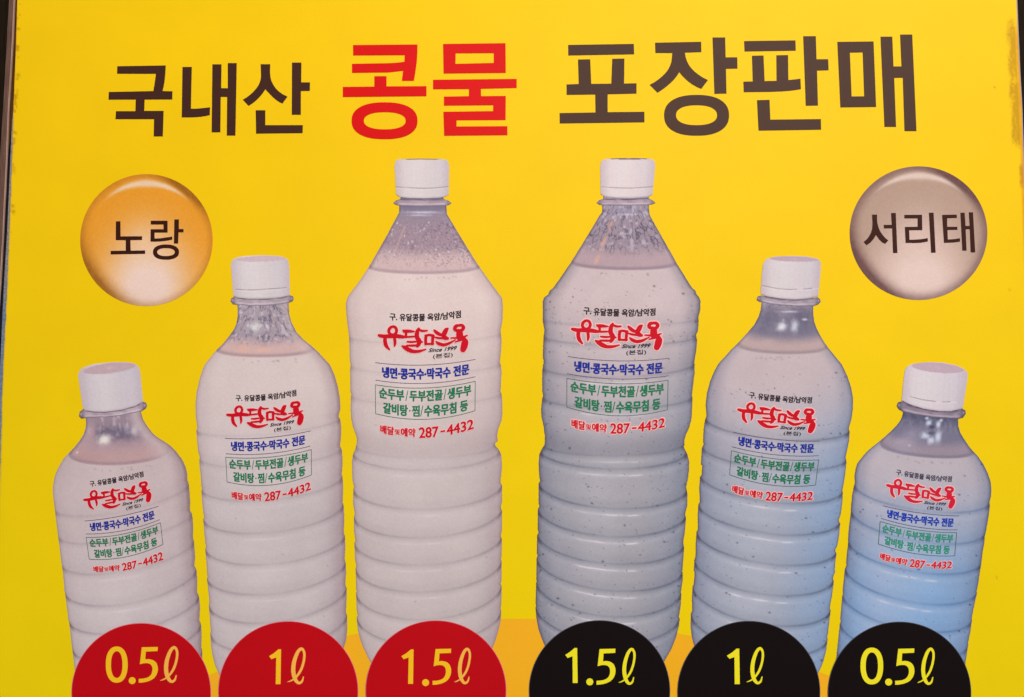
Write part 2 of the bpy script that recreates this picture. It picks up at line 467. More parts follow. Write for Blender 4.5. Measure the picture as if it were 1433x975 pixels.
# ------------------------------------------------------------------ headline
HL = [
 ('국', 'brown', (140, 60, 6.9643), [[(168,226),(641,218),(636,300),(628,380),(610,468),(706,470),(704,550),(435,551),(431,661),(620,661),(612,910),(523,910),(526,742),(150,742),(155,664),(344,664),(348,551),(82,552),(85,477),(519,468),(532,390),(545,300),(166,299)]]),
 ('내', 'brown', (140, 60, 6.9643), [[(803,233),(895,233),(890,430),(886,640),(930,640),(970,637),(1020,632),(1072,626),(1070,702),(1030,711),(985,718),(930,723),(880,725),(796,724)]]),
 ('산', 'brown', (290, 60, 6.9643), [[(520,206),(614,206),(612,280),(616,330),(626,370),(642,403),(664,437),(690,465),(730,496),(782,522),(733,590),(700,574),(670,553),(640,528),(610,497),(585,472),(567,450),(545,483),(520,515),(495,542),(470,565),(438,590),(403,613),(346,552),(385,529),(420,502),(452,472),(480,440),(500,410),(514,378),(522,345),(524,310)],
    [(826,190),(918,190),(916,383),(1002,383),(1000,466),(913,468),(912,699),(824,699)],
    [(472,655),(566,655),(566,800),(932,800),(930,878),(476,883)]]),
 ('콩', 'red', (470, 50, 6.5), [[(156,83),(743,78),(741,160),(736,240),(725,320),(710,409),(600,409),(606,365),(611,318),(575,322),(540,326),(505,330),(470,333),(300,335),(147,337),(146,254),(300,251),(480,248),(520,246),(560,243),(590,240),(624,234),(626,176),(157,178)],
    [(350,366),(461,366),(461,459),(825,457),(824,549),(63,557),(63,464),(350,461)],
    ('ring', (443, 772, 300, 168, 2.35), (445, 772, 190, 78, 2.3))]),
 ('물', 'red', (590, 50, 6.5), [('holed', [(195,73),(763,66),(766,337),(200,343)], [(310,159),(657,157),(656,246),(308,254)]),
    [(104,399),(865,391),(865,474),(540,482),(541,548),(766,546),(764,766),(318,768),(318,824),(780,821),(781,904),(205,909),(198,690),(651,684),(651,631),(203,635),(203,552),(430,548),(430,484),(104,486)]]),
 ('포', 'brown', (770, 40, 6.094), [[(153,138),(713,129),(716,218),(154,228)],
    [(237,262),(341,260),(350,470),(521,468),(529,256),(633,254),(630,467),(736,465),(736,553),(490,559),(490,711),(803,708),(804,798),(81,808),(80,719),(386,714),(384,561),(140,564),(139,475),(243,471)]]),
 ('장', 'brown', (900, 40, 6.094), [[(102,119),(495,111),(497,199),(357,204),(362,238),(372,270),(388,304),(410,335),(438,364),(470,390),(510,416),(553,438),(496,513),(457,496),(420,475),(388,452),(360,427),(333,400),(309,370),(290,400),(265,432),(234,463),(200,492),(163,520),(123,546),(55,478),(93,458),(130,432),(162,406),(190,378),(213,348),(230,315),(241,283),(246,245),(249,207),(105,207)],
    [(592,74),(700,74),(704,244),(803,243),(805,340),(707,342),(711,553),(608,555)],
    ('ring', (456, 738, 277, 174, 2.35), (456, 737, 175, 85, 2.3))]),
 ('판', 'brown', (1030, 40, 6.094), [[(69,105),(507,99),(510,187),(73,194)],
    [(136,230),(235,228),(244,446),(346,444),(344,226),(444,224),(447,437),(500,432),(550,425),(554,515),(515,522),(470,528),(400,534),(300,538),(66,541),(63,451),(143,449)],
    [(573,63),(681,63),(687,260),(786,259),(790,354),(691,357),(699,655),(595,657)],
    [(179,609),(286,606),(293,775),(724,770),(726,861),(192,869)]]),
 ('매', 'brown', (1160, 40, 6.094), [('holed', [(72,112),(381,108),(403,667),(98,671)], [(179,204),(288,202),(301,576),(194,577)]),
    [(440,67),(541,67),(551,321),(619,321),(607,49),(711,49),(747,873),(645,873),(630,418),(557,419),(573,837),(474,837)]]),
]
def add_glyph(pr, items, zf, dep, mi=0):
    for it in items:
        if it[0] == 'ring':
            pr.shape([zc(superellipse(*it[1]), *zf), zc(superellipse(*it[2]), *zf)], dep, mi)
        elif it[0] == 'holed':
            pr.shape([zc(it[1], *zf), zc(it[2], *zf)], dep, mi)
        else:
            pr.shape([zc(it, *zf)], dep, mi)
for ch, col, zf, items in HL:
    pr = Print()
    add_glyph(pr, items, zf, .0003)
    if ch == '내':
        add_glyph(pr, [[(50,207),(139,207),(136,440),(200,440),(200,195),(288,195),(275,902),(190,902),(194,525),(132,525),(128,870),(43,870)]], (290, 60, 6.9643), .0003)
    o = pr.build('headline_letter', M_RED if col == 'red' else (M_BROWN2 if ch in '포장판매' else M_BROWN), SIGN)
    o['label'] = ('bright red' if col == 'red' else 'dark brown') + ' printed headline syllable ' + ch

# ------------------------------------------------------------------ round badges
def badge(cx, cy, rx, ry, kind):
    nr, na = 70, 160
    R = np.linspace(0, 1, nr)[:, None]; A = np.linspace(0, 2 * math.pi, na)[None]
    X = cx + rx * R * np.cos(A); Y = cy + ry * R * np.sin(A)
    u, v = (X - cx) / rx, (Y - cy) / ry
    r = np.sqrt(u * u + v * v)
    if kind == 'orange':
        body, glow, dark, topc = np.array([234, 153, 46.]), np.array([238, 206, 190.]), np.array([150, 92, 34.]), np.array([236, 204, 176.])
    else:
        body, glow, dark, topc = np.array([188, 156, 138.]), np.array([236, 206, 194.]), np.array([104, 72, 72.]), np.array([230, 204, 190.])
    c = np.ones(X.shape + (3,)) * body
    # pale glow that rises from the bottom
    g = np.exp(-(np.abs((u - .02) / .66) ** 2.4) - (np.abs((v - .70) / .66) ** 2.2)) * 1.10
    c = mixc(c, glow, np.clip(g, 0, 1))
    mid = np.exp(-((u / .40) ** 2) - (((v - .05) / .42) ** 2)) * .50
    c = mixc(c, glow, mid)
    # darker rim, strongest lower left and upper right
    ang = np.arctan2(v, u)
    wl = np.exp(-((np.angle(np.exp(1j * (ang - math.radians(142)))) / .55) ** 2))
    wr = np.exp(-((np.angle(np.exp(1j * (ang - math.radians(-52)))) / .38) ** 2))
    w0 = .30
    rim = sstep(.70, 1.0, r) ** 1.3 * (.8 * wl + 1.0 * wr * sstep(.80, .97, r) + w0 * sstep(.86, 1., r)) * (1 if kind == 'orange' else .95)
    if kind != 'orange':
        rim = rim + sstep(.80, 1.0, r) * .22
    c = mixc(c, dark, np.clip(rim, 0, .85))
    # crescent highlight under the upper rim
    rr = np.sqrt((u / .93) ** 2 + ((v + .00) / .905) ** 2)
    th = np.abs(np.angle(np.exp(1j * (ang + math.pi / 2))))
    width = .066 * np.clip(1 - th / 1.0, .12, 1)
    cres = np.exp(-np.abs((rr - .950) / width) ** 2.6) * sstep(1.0, .35, th)
    c = mixc(c, topc, np.clip(cres, 0, 1) * .95)
    n = (vnoise(X / 1.5, Y / 1.5, 3) - .5) * 7 * (1 + rim[...] * 1.2)
    c = np.clip(c + n[..., None], 0, 255)
    o = mesh_obj('round_badge', PT(X, Y, .0003).reshape(-1, 3), grid_faces(nr, na)[:, ::-1], M_PHOTO, SIGN, cols=ink(c, (cx - 60, cy)).reshape(-1, 3))
    return o
b1 = badge(204.9, 335.7, 92.7, 92.3, 'orange'); b1['label'] = 'glossy orange round badge reading 노랑'
b2 = badge(1285.4, 326.0, 96.3, 93.5, 'taupe'); b2['label'] = 'glossy taupe round badge reading 서리태'
BT1 = [('노', [[(303,363),(334,363),(335,466),(482,465),(482,490),(402,492),(404,563),(503,562),(503,585),(267,589),(267,565),(370,563),(370,492),(302,491)]]),
       ('랑', [[(541,359),(656,359),(656,440),(567,440),(567,480),(595,480),(620,477),(655,472),(688,467),(688,488),(660,494),(630,498),(600,501),(570,502),(539,502),(540,417),(628,417),(628,385),(541,385)],
              [(702,350),(733,350),(733,416),(765,416),(765,438),(731,438),(728,515),(699,515)],
              ('ring', (645, 573, 89, 52, 2.3), (645, 573, 60, 27, 2.2))])]
BT2 = [('서', [[(197,366),(232,366),(231,395),(233,420),(240,450),(252,480),(270,506),(288,526),(308,542),(287,566),(266,555),(246,536),(224,505),(208,532),(186,557),(160,575),(139,553),(160,535),(176,515),(190,490),(198,460),(200,425)],
              [(327,355),(359,355),(370,628),(340,628),(334,460),(278,460),(277,436),(331,436)]]),
       ('리', [[(417,368),(538,367),(540,472),(450,473),(453,538),(490,537),(520,535),(550,531),(577,526),(578,549),(555,554),(530,558),(490,560),(426,559),(421,450),(508,449),(508,392),(418,392)],
              [(585,353),(617,353),(631,626),(600,626)]]),
       ('태', [[(675,368),(775,366),(776,389),(709,391),(710,449),(779,449),(780,470),(712,471),(714,536),(760,533),(797,527),(798,550),(750,557),(688,559)],
              [(800,353),(829,353),(835,443),(863,443),(857,350),(886,350),(901,624),(870,624),(864,466),(836,466),(842,612),(813,612)]])]
for par, zf, lst in ((b1, (100, 235, 4.876), BT1), (b2, (1180, 225, 4.876), BT2)):
    for ch, items in lst:
        pr = Print(); add_glyph(pr, items, zf, .0006)
        o = pr.build('badge_letter', M_BADGET, par); o['label'] = 'dark brown syllable ' + ch + ' on the round badge'

# ------------------------------------------------------------------ bottles
def cat(*segs):
    """outline rows from enlarged views: (oy, s, ox, [(y, x), ...])"""
    out = []
    for oy, s, ox, pts in segs:
        out += [(oy + y / s, ox + x / s) for y, x in pts]
    out.sort()
    return np.array(out)

B = {}
B[1] = dict(name='small bottle of white soy milk at the far left of the sign', milk='white',
  L=cat((500,6.5,70,[(478,322),(545,325),(600,328),(650,323),(700,305),(760,268),(820,220),(860,180),(900,142)]),
        (640,6.5,70,[(0,133),(20,118),(50,100),(100,72),(150,50),(200,37),(260,27),(320,26),(400,35),(480,45),(580,57),(700,72),(800,85),(900,98)]),
        (780,5,70,[(0,75),(100,90),(200,100),(232,101),(245,106),(300,112),(400,125),(435,127),(450,134),(500,140),(600,151),(700,163),(800,175),(975,198),(1100,212)])),
  R=cat((500,6.5,70,[(478,822),(500,828),(560,845),(620,880),(680,925),(720,967),(760,1030),(800,1092),(850,1143),(900,1180)]),
        (640,6.5,70,[(0,1190),(50,1218),(100,1238),(150,1249),(205,1249),(215,1254),(240,1262),(300,1268),(400,1275),(480,1272),(492,1280),(510,1291),(560,1298),(650,1302),(735,1300),(750,1306),(770,1311),(850,1317),(900,1319)]),
        (780,5,70,[(0,1015),(57,1010),(68,1016),(90,1025),(150,1030),(242,1029),(255,1036),(280,1044),(340,1050),(440,1045),(452,1052),(480,1058),(560,1062),(628,1058),(642,1064),(700,1066),(900,1068),(1100,1060)])),
  ridges=[(713,676,21,.5),(750,717,22,.55),(790,755,26,.7),(829,794,32,.95),(868,830,33,1),(907,870,34,1),(946,908,34,.9)],
  surf=(630,619,26), top=(198,176,176), bot=(199,183,184), edge=(140,116,120), edgeR=1.0,
  head=dict(top=(150,130,142), mid=(178,148,154), bot=(188,152,152), dark=(100,92,112), pat='patch'))
B[2] = dict(name='one litre bottle of white soy milk left of the tallest pair', milk='white',
  L=cat((350,6.094,265,[(415,406),(440,408),(500,412),(560,412),(620,403),(680,378),(740,333),(800,283),(860,222),(900,192)]),
        (500,6.094,265,[(60,132),(100,115),(200,83),(300,62),(400,52),(500,55),(580,66),(600,70),(618,60),(700,66),(800,75),(850,90),(868,85),(900,86)]),
        (650,6.094,265,[(0,87),(50,92),(100,98),(180,102),(203,110),(215,103),(300,108),(400,118),(448,128),(465,118),(560,126),(680,138),(705,142),(722,135),(820,145),(955,158)]),
        (800,5.572,265,[(30,140),(48,136),(100,143),(235,157),(258,152),(350,159),(462,168),(482,164),(560,168),(640,178),(720,198),(800,232),(880,275),(980,330)])),
  R=cat((350,6.094,265,[(415,846),(500,848),(560,855),(620,873),(700,915),(760,972),(810,1035),(860,1090),(900,1128)]),
        (500,6.094,265,[(60,1198),(150,1238),(250,1267),(350,1284),(440,1288),(500,1272),(512,1275),(525,1287),(600,1295),(700,1292),(752,1284),(765,1290),(785,1300),(860,1306)]),
        (650,6.094,265,[(0,1306),(60,1302),(82,1297),(95,1305),(180,1312),(310,1308),(325,1306),(340,1315),(450,1321),(575,1317),(590,1318),(605,1327),(700,1330),(805,1325),(818,1326),(835,1332),(955,1334)]),
        (800,5.572,265,[(0,1223),(98,1216),(108,1217),(125,1226),(200,1227),(308,1221),(320,1222),(335,1230),(450,1231),(520,1224),(600,1203),(700,1168),(800,1120),(980,1000)])),
  ridges=[(601.7,583.7,15,.45),(641,625.5,19,.5),(683.6,664.8,25,.7),(725.5,703.3,30,.9),(767,746.8,32,.95),(808,784.6,34,1),(846,819.7,37,1),(885,857.4,39,1)],
  surf=(489,487,12), top=(211,191,187), bot=(198,183,183), edge=(150,124,128), edgeR=.9,
  head=dict(top=(172,156,162), mid=(168,150,158), bot=(204,170,166), dark=(80,74,98), pat='veins'))
B[3] = dict(name='large bottle of white soy milk just left of the middle', milk='white',
  L=cat((200,4.432,460,[(322,446),(345,446),(352,438),(375,436),(388,438),(430,437),(450,426),(520,389),(600,346),(700,288),(770,248),(850,195),(940,128),(955,117)]),
        (360,5.415,460,[(345,131),(360,130),(420,134),(480,140),(560,150),(600,154),(700,158),(780,160),(808,168),(822,166),(850,162),(890,164)]),
        (400,4.064,460,[(500,123),(600,124),(618,130),(632,126),(700,125),(750,127),(800,138),(850,156),(870,161),(900,160)]),
        (620,3.9,460,[(12,150),(30,146),(60,133),(100,127),(200,130),(238,139),(250,135),(330,133),(385,143),(402,138),(480,138),(530,146),(547,140),(640,145),(672,152),(690,147),(780,150),(805,156),(820,150),(850,150)]),
        (780,5,460,[(80,186),(220,191),(232,197),(245,190),(380,197),(402,205),(418,196),(500,203),(560,217),(620,238),(700,275),(760,312),(900,400),(1080,520)])),
  R=cat((200,4.432,460,[(322,712),(345,712),(352,728),(375,731),(388,730),(440,733),(480,757),(600,829),(700,891),(770,936),(850,993),(940,1059),(960,1074)]),
        (360,5.415,470,[(320,1262),(400,1265),(480,1263),(555,1248),(570,1250),(620,1256),(700,1253),(780,1244),(800,1243),(812,1250),(850,1253),(890,1254)]),
        (400,4.064,460,[(500,985),(590,978),(602,978),(618,984),(640,986),(720,988),(760,984),(820,962),(860,958),(880,962)]),
        (620,3.9,460,[(0,908),(12,908),(30,925),(60,942),(130,946),(206,938),(218,938),(230,946),(320,946),(343,940),(357,940),(370,946),(480,945),(495,940),(510,940),(525,946),(620,943),(633,939),(650,944),(755,943),(768,939),(785,944),(850,943)]),
        (780,5,460,[(20,1210),(168,1207),(178,1203),(195,1209),(335,1207),(352,1202),(370,1207),(440,1203),(520,1185),(600,1160),(680,1126),(760,1080),(900,985),(1080,840)])),
  ridges=[(471,465.5,11,.3),(510.7,507,14,.35),(552.6,549,15,.35),(622.6,620,19,.45),(632,627,28,.75),(682.8,676.4,33,.9),(721.3,709.7,36.5,.95),(758.5,748.2,37,1),(794.4,782.8,39.6,1),(828,817,44,1),(862,852,46,1)],
  surf=(373.7,373.7,10), top=(220,197,191), bot=(200,184,182), edge=(158,132,136), edgeR=.75,
  head=dict(top=(138,128,146), mid=(160,136,146), bot=(206,176,174), dark=(92,80,104), pat='drops'))
B[4] = dict(name='large bottle of speckled grey soy milk just right of the middle', milk='grey',
  L=cat((200,4.432,740,[(322,462),(345,462),(352,456),(375,455),(385,456),(430,455),(445,441),(520,397),(600,348),(700,286),(750,255),(850,186),(900,150),(940,120)]),
        (360,5.415,740,[(250,160),(300,118),(330,106),(400,107),(480,106),(556,120),(568,118),(600,112),(700,108),(768,112),(785,112),(820,105),(890,102)]),
        (400,4.063,740,[(410,80),(440,85),(455,83),(475,77),(600,77),(622,82),(640,76),(700,70),(740,72),(800,85),(850,91),(880,92)]),
        (620,3.9,740,[(-5,88),(8,86),(30,72),(60,58),(110,54),(190,58),(203,63),(218,54),(330,54),(343,60),(358,50),(470,49),(486,54),(503,46),(600,44),(612,49),(628,43),(740,41),(752,44),(768,40),(850,38)]),
        (780,5,740,[(70,55),(150,52),(165,57),(180,50),(325,48),(337,53),(350,47),(430,54),(500,68),(560,88),(620,113),(700,148),(760,180),(900,270),(1080,400)])),
  R=cat((200,4.432,740,[(322,744),(345,744),(352,745),(375,745),(385,745),(440,748),(460,757),(600,836),(700,893),(750,920),(850,982),(900,1014),(940,1042)]),
        (360,5.415,740,[(250,1262),(300,1290),(330,1301),(400,1299),(450,1286),(465,1286),(480,1288),(560,1281),(585,1268),(600,1270),(620,1276),(700,1270),(775,1257),(800,1254),(820,1256),(890,1254)]),
        (400,4.063,740,[(300,955),(430,942),(438,942),(450,945),(500,943),(600,930),(622,928),(640,931),(750,926),(800,914),(850,892),(870,886),(900,888)]),
        (620,3.9,740,[(0,848),(15,846),(30,850),(60,866),(100,875),(150,874),(200,868),(238,859),(250,860),(270,866),(340,865),(380,854),(392,854),(410,858),(500,850),(538,843),(552,844),(570,848),(680,838),(695,836),(710,841),(800,832),(815,829),(830,832)]),
        (780,5,740,[(60,1077),(72,1073),(90,1080),(160,1077),(220,1068),(238,1064),(258,1069),(340,1063),(400,1053),(412,1050),(428,1057),(480,1050),(560,1030),(640,998),(720,952),(780,910),(900,820),(1080,680)])),
  ridges=[(446,445,10,.3),(470,470,13,.55),(513,508,17,.65),(554,554,18,.65),(621,620,17,.6),(628,630,27,.95),(674,683,33,1),(709.7,718.7,36.6,1),(745.6,759.7,36,1),(779,797,38,1),(811,826,44,1),(847,862,46,1)],
  surf=(367,369,10), top=(204,182,182), bot=(168,162,168), edge=(98,96,110), edgeR=1.0,
  head=dict(top=(160,146,160), mid=(156,138,150), bot=(180,154,160), dark=(72,64,84), pat='wrinkle'))
B[5] = dict(name='one litre bottle of speckled grey soy milk right of the tallest pair', milk='grey',
  L=cat((350,5.971,970,[(405,575),(435,572),(500,565),(550,549),(620,513),(680,462),(740,408),(780,370),(830,318),(885,270)]),
        (500,5.971,970,[(50,213),(120,175),(200,142),(300,115),(400,105),(480,112),(500,108),(520,100),(600,88),(700,84),(722,89),(735,84),(755,73),(850,68),(890,66)]),
        (650,5.732,970-10,[(10,132),(60,125),(70,129),(85,123),(100,112),(200,107),(290,112),(305,108),(320,100),(400,94),(505,96),(520,96),(535,86),(640,78),(730,78),(745,76),(762,68),(850,63)]),
        (800,5.572,950,[(0,124),(80,118),(95,118),(112,108),(200,103),(300,105),(312,100),(325,94),(420,92),(500,100),(560,114),(640,148),(720,196),(860,290),(980,380)])),
  R=cat((350,5.971,970,[(405,1010),(460,1004),(520,1003),(600,1012),(660,1035),(720,1067),(780,1103),(840,1148),(885,1185)]),
        (500,5.971,970,[(60,1243),(150,1286),(250,1320),(340,1336),(430,1335),(520,1322),(585,1302),(602,1302),(620,1308),(700,1302),(820,1277),(838,1272),(860,1280),(890,1281)]),
        (650,5.732,960,[(0,1285),(100,1274),(190,1258),(205,1254),(225,1258),(300,1254),(400,1241),(440,1226),(455,1227),(472,1237),(560,1229),(640,1217),(680,1200),(695,1198),(712,1207),(800,1196),(850,1193)]),
        (800,5.572,950,[(0,1220),(35,1204),(50,1202),(75,1207),(100,1206),(200,1192),(270,1178),(283,1176),(300,1184),(400,1171),(480,1163),(510,1156),(525,1160),(600,1151),(680,1132),(740,1111),(840,1060),(980,960)])),
  ridges=[(583.7,601.3,22,.85),(623,641.5,24,.75),(663,685.8,28,.9),(704,728.5,30,1),(742.5,770.4,32,1),(781.7,809,36,1),(818.8,852,37,1),(857.4,892.4,39,1)],
  surf=(480,485,13), top=(200,180,182), bot=(168,170,184), edge=(100,104,128), edgeR=.9,
  head=dict(top=(138,128,142), mid=(128,120,138), bot=(188,162,160), dark=(84,80,102), pat='smooth'))
B[6] = dict(name='small bottle of speckled grey soy milk at the far right of the sign', milk='grey',
  L=cat((500,6.23,1170,[(430,592),(450,588),(480,583),(520,576),(560,553),(600,523),(650,470),(690,428),(740,368),(800,292),(850,243)]),
        (640,6.094,1170,[(50,182),(100,167),(160,158),(215,161),(230,158),(260,149),(330,138),(400,130),(438,127),(455,129),(475,126),(560,115),(655,105),(675,107),(690,103),(720,105),(800,95),(900,86)]),
        (790,5.27,1170,[(0,78),(20,70),(35,66),(100,58),(190,50),(212,53),(225,47),(300,40),(400,32),(418,35),(432,29),(500,22),(600,12),(700,0),(850,-16),(980,-28)])),
  R=cat((500,6.23,1170,[(430,1062),(535,1065),(600,1066),(660,1084),(720,1122),(780,1163),(830,1207),(860,1233)]),
        (640,6.094,1170,[(0,1217),(60,1258),(130,1292),(200,1317),(280,1325),(340,1320),(378,1309),(392,1309),(415,1312),(500,1301),(620,1281),(672,1268),(688,1268),(720,1266),(800,1251),(900,1239)]),
        (790,5.27,1170,[(0,1070),(60,1060),(150,1047),(195,1037),(210,1039),(300,1019),(390,1001),(405,1003),(500,990),(575,974),(590,975),(700,958),(780,948),(980,918)])),
  ridges=[(676,702,25,.8),(713,745,28,.8),(755.7,787,28,.9),(793,828,31,1),(830,866,32,1),(869,902,33,1),(908,939,33,.9)],
  surf=(614,631,17), top=(194,180,186), bot=(140,174,214), edge=(92,100,130), edgeR=.9,
  head=dict(top=(118,112,134), mid=(126,120,140), bot=(158,142,154), dark=(76,78,102), pat='blocks'))

def ridge_y(r, u):
    return r[0] + (r[1] - r[0]) * (u + 1) / 2 + r[2] * np.sqrt(np.clip(1 - u * u, 0, 1))

def bottle_body(k, b):
    Lr, Rr = b['L'], b['R']
    y0, y1 = max(Lr[0, 0], Rr[0, 0]), 1060.0
    yy = np.arange(y0, y1, 1.15)
    nx = 185 if k in (3, 4) else 165
    uu = np.sin(np.linspace(-1, 1, nx) * math.pi / 2 * .93) / math.sin(math.pi / 2 * .93)
    l = np.interp(yy, Lr[:, 0], Lr[:, 1]); r = np.interp(yy, Rr[:, 0], Rr[:, 1])
    jit = np.random.default_rng(k)
    l = l + jit.normal(0, .12, len(yy)); r = r + jit.normal(0, .12, len(yy))
    X = (l[:, None] + r[:, None]) / 2 + (r - l)[:, None] / 2 * uu[None]
    Y = np.repeat(yy[:, None], nx, 1)
    U = np.repeat(uu[None], len(yy), 0)
    top, bot, edg = (np.array(b[q], float) for q in ('top', 'bot', 'edge'))
    sy = ridge_y(b['surf'], U)
    H = sstep(b['surf'][0] + 20, b['surf'][0] + (330 if k in (3, 4) else 240), Y)
    c = mixc(np.ones(X.shape + (3,)) * top, bot, H)
    c = c + ((fbm(X / 38., Y / 30., k * 7) - .5) * 9)[..., None]
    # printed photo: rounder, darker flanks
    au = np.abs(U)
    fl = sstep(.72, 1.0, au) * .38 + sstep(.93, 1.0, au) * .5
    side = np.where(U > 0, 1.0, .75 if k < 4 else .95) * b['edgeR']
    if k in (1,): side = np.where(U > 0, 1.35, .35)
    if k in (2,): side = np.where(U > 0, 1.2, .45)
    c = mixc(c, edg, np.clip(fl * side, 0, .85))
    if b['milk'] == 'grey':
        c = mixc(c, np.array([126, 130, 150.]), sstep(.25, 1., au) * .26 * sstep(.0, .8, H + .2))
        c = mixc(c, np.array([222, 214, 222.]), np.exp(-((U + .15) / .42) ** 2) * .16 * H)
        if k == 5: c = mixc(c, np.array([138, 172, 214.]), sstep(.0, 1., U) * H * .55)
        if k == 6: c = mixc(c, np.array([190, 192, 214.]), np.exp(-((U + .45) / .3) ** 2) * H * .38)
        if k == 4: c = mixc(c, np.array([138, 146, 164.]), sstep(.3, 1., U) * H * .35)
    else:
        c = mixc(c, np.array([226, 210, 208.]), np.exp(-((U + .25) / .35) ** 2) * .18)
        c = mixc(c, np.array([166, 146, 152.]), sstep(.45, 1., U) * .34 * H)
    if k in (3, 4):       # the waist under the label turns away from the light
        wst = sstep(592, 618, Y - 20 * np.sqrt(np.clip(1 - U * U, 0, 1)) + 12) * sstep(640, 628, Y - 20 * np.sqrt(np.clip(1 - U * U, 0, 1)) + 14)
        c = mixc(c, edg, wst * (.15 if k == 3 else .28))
    # moulded rings of the bottle
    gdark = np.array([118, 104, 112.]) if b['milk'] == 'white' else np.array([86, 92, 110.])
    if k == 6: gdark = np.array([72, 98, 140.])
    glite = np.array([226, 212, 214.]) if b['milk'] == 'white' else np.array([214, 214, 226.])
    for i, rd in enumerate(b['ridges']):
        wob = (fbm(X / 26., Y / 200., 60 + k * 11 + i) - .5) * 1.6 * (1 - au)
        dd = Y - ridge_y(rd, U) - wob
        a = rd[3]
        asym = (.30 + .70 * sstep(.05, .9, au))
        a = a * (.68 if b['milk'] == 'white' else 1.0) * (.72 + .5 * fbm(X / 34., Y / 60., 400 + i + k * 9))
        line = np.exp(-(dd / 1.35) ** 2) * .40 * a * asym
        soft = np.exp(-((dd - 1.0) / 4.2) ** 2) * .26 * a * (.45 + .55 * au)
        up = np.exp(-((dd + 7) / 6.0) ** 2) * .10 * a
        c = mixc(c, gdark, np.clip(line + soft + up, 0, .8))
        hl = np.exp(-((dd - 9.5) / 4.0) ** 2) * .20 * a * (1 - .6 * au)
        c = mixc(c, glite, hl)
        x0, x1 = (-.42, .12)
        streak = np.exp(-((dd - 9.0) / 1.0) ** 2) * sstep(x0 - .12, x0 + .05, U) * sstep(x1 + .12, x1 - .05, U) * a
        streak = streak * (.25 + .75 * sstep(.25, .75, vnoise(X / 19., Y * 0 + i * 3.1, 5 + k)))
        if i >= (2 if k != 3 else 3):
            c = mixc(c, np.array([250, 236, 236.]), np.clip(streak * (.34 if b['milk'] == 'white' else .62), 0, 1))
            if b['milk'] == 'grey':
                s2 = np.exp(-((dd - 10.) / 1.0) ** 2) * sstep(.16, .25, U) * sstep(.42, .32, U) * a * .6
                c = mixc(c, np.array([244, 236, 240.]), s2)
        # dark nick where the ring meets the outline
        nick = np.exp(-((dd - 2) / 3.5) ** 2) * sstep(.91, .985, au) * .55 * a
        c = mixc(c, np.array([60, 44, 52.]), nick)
    # dark hairline of the cut-out
    c = mixc(c, np.array([92, 72, 84.]), sstep(.975, 1.0, au) * (.55 if b['milk'] == 'grey' else .22))
    if k == 6:
        c = mixc(c, np.array([150, 176, 214.]), sstep(760, 860, Y) * .18)
    # ------------------------- glassy neck above the milk
    hd = b['head']
    yt = yy[0]
    T = np.clip((Y - yt) / np.maximum(sy - yt, 1), 0, 1.2)
    h = mixc(np.ones(X.shape + (3,)) * np.array(hd['top'], float), np.array(hd['mid'], float), sstep(.05, .5, T))
    h = mixc(h, np.array(hd['bot'], float), sstep(.62, .86, T))
    drk = np.array(hd['dark'], float)
    wht = np.array([232, 224, 232.])
    p = hd['pat']
    # strands running down the cone
    lean = U * (Y - yt) * .55
    if p in ('wrinkle', 'veins'):
        n1 = np.abs(fbm((X - lean * .9) / (2.7 if k == 4 else 3.2), Y / 9.5, 90 + k, 3) - .5)
        n2 = np.abs(fbm((X - lean * .7) / 2.2, Y / 5., 190 + k, 2) - .5)
        win = sstep(-.02, .12, T) * sstep(.86, .62, T)
        h = mixc(h, drk, np.clip(sstep(.075, .0, n1) * .62 + sstep(.05, .0, n2) * .30, 0, .75) * win)
        h = mixc(h, wht, sstep(.66, .80, vnoise((X - lean * .8) / 2.6, Y / 4.6, 40 + k)) * .34 * win)
    if p == 'drops':
        win = sstep(.25, .4, T) * sstep(1.02, .8, T)
        h = mixc(h, drk, sstep(.60, .8, vnoise(X / 1.9, Y / 1.9, 41)) * win * (.18 + .28 * sstep(-.3, .8, U)))
        h = mixc(h, wht, sstep(.74, .9, vnoise(X / 1.5, Y / 1.5, 47)) * win * .26)
        h = mixc(h, drk, sstep(.30, .08, T) * .55 * (.5 + .5 * fbm(X / 9., Y / 3., 9)))
    if p == 'patch':
        dk = np.exp(-((T - .42) / .15) ** 2) * sstep(-.8, -.5, U) * sstep(1.0, .5, U)
        h = mixc(h, drk, np.clip(dk * (.25 + 1.1 * fbm(X / 5., Y / 4., 77)), 0, .8))
        h = mixc(h, np.array([206, 190, 200.]), sstep(.55, .75, fbm(X / 5., Y / 12., 71)) * sstep(.6, .2, T) * .6)
    if p == 'smooth':
        h = mixc(h, drk, np.exp(-((U + .6) / .3) ** 2) * .35 * sstep(.75, .3, T)); h = h + ((fbm(X / 4., Y / 7., 55) - .5) * 26 * sstep(.8, .4, T))[..., None]
        h = mixc(h, drk, np.exp(-((U - .55) / .35) ** 2) * .45 * sstep(.75, .3, T))
        h = mixc(h, np.array([176, 158, 168.]), sstep(.30, .02, T) * (.4 + .6 * fbm(X / 6., Y / 6., 21)))
        h = mixc(h, drk, sstep(.05, .0, np.abs(fbm(X / 5., Y / 5., 33) - .5)) * sstep(.30, .1, T) * .6)
    if p == 'blocks':
        h = mixc(h, drk, np.exp(-((T - .22) / .10) ** 2) * .75 * (.5 + .6 * fbm(X / 6., Y / 3., 13)))
        h = mixc(h, np.array([172, 160, 178.]), np.exp(-((U + .35) / .3) ** 2) * sstep(.35, .6, T) * .5)
        h = h + ((fbm(X / 3.5, Y / 6., 57) - .5) * 30 * sstep(.7, .3, T))[..., None]
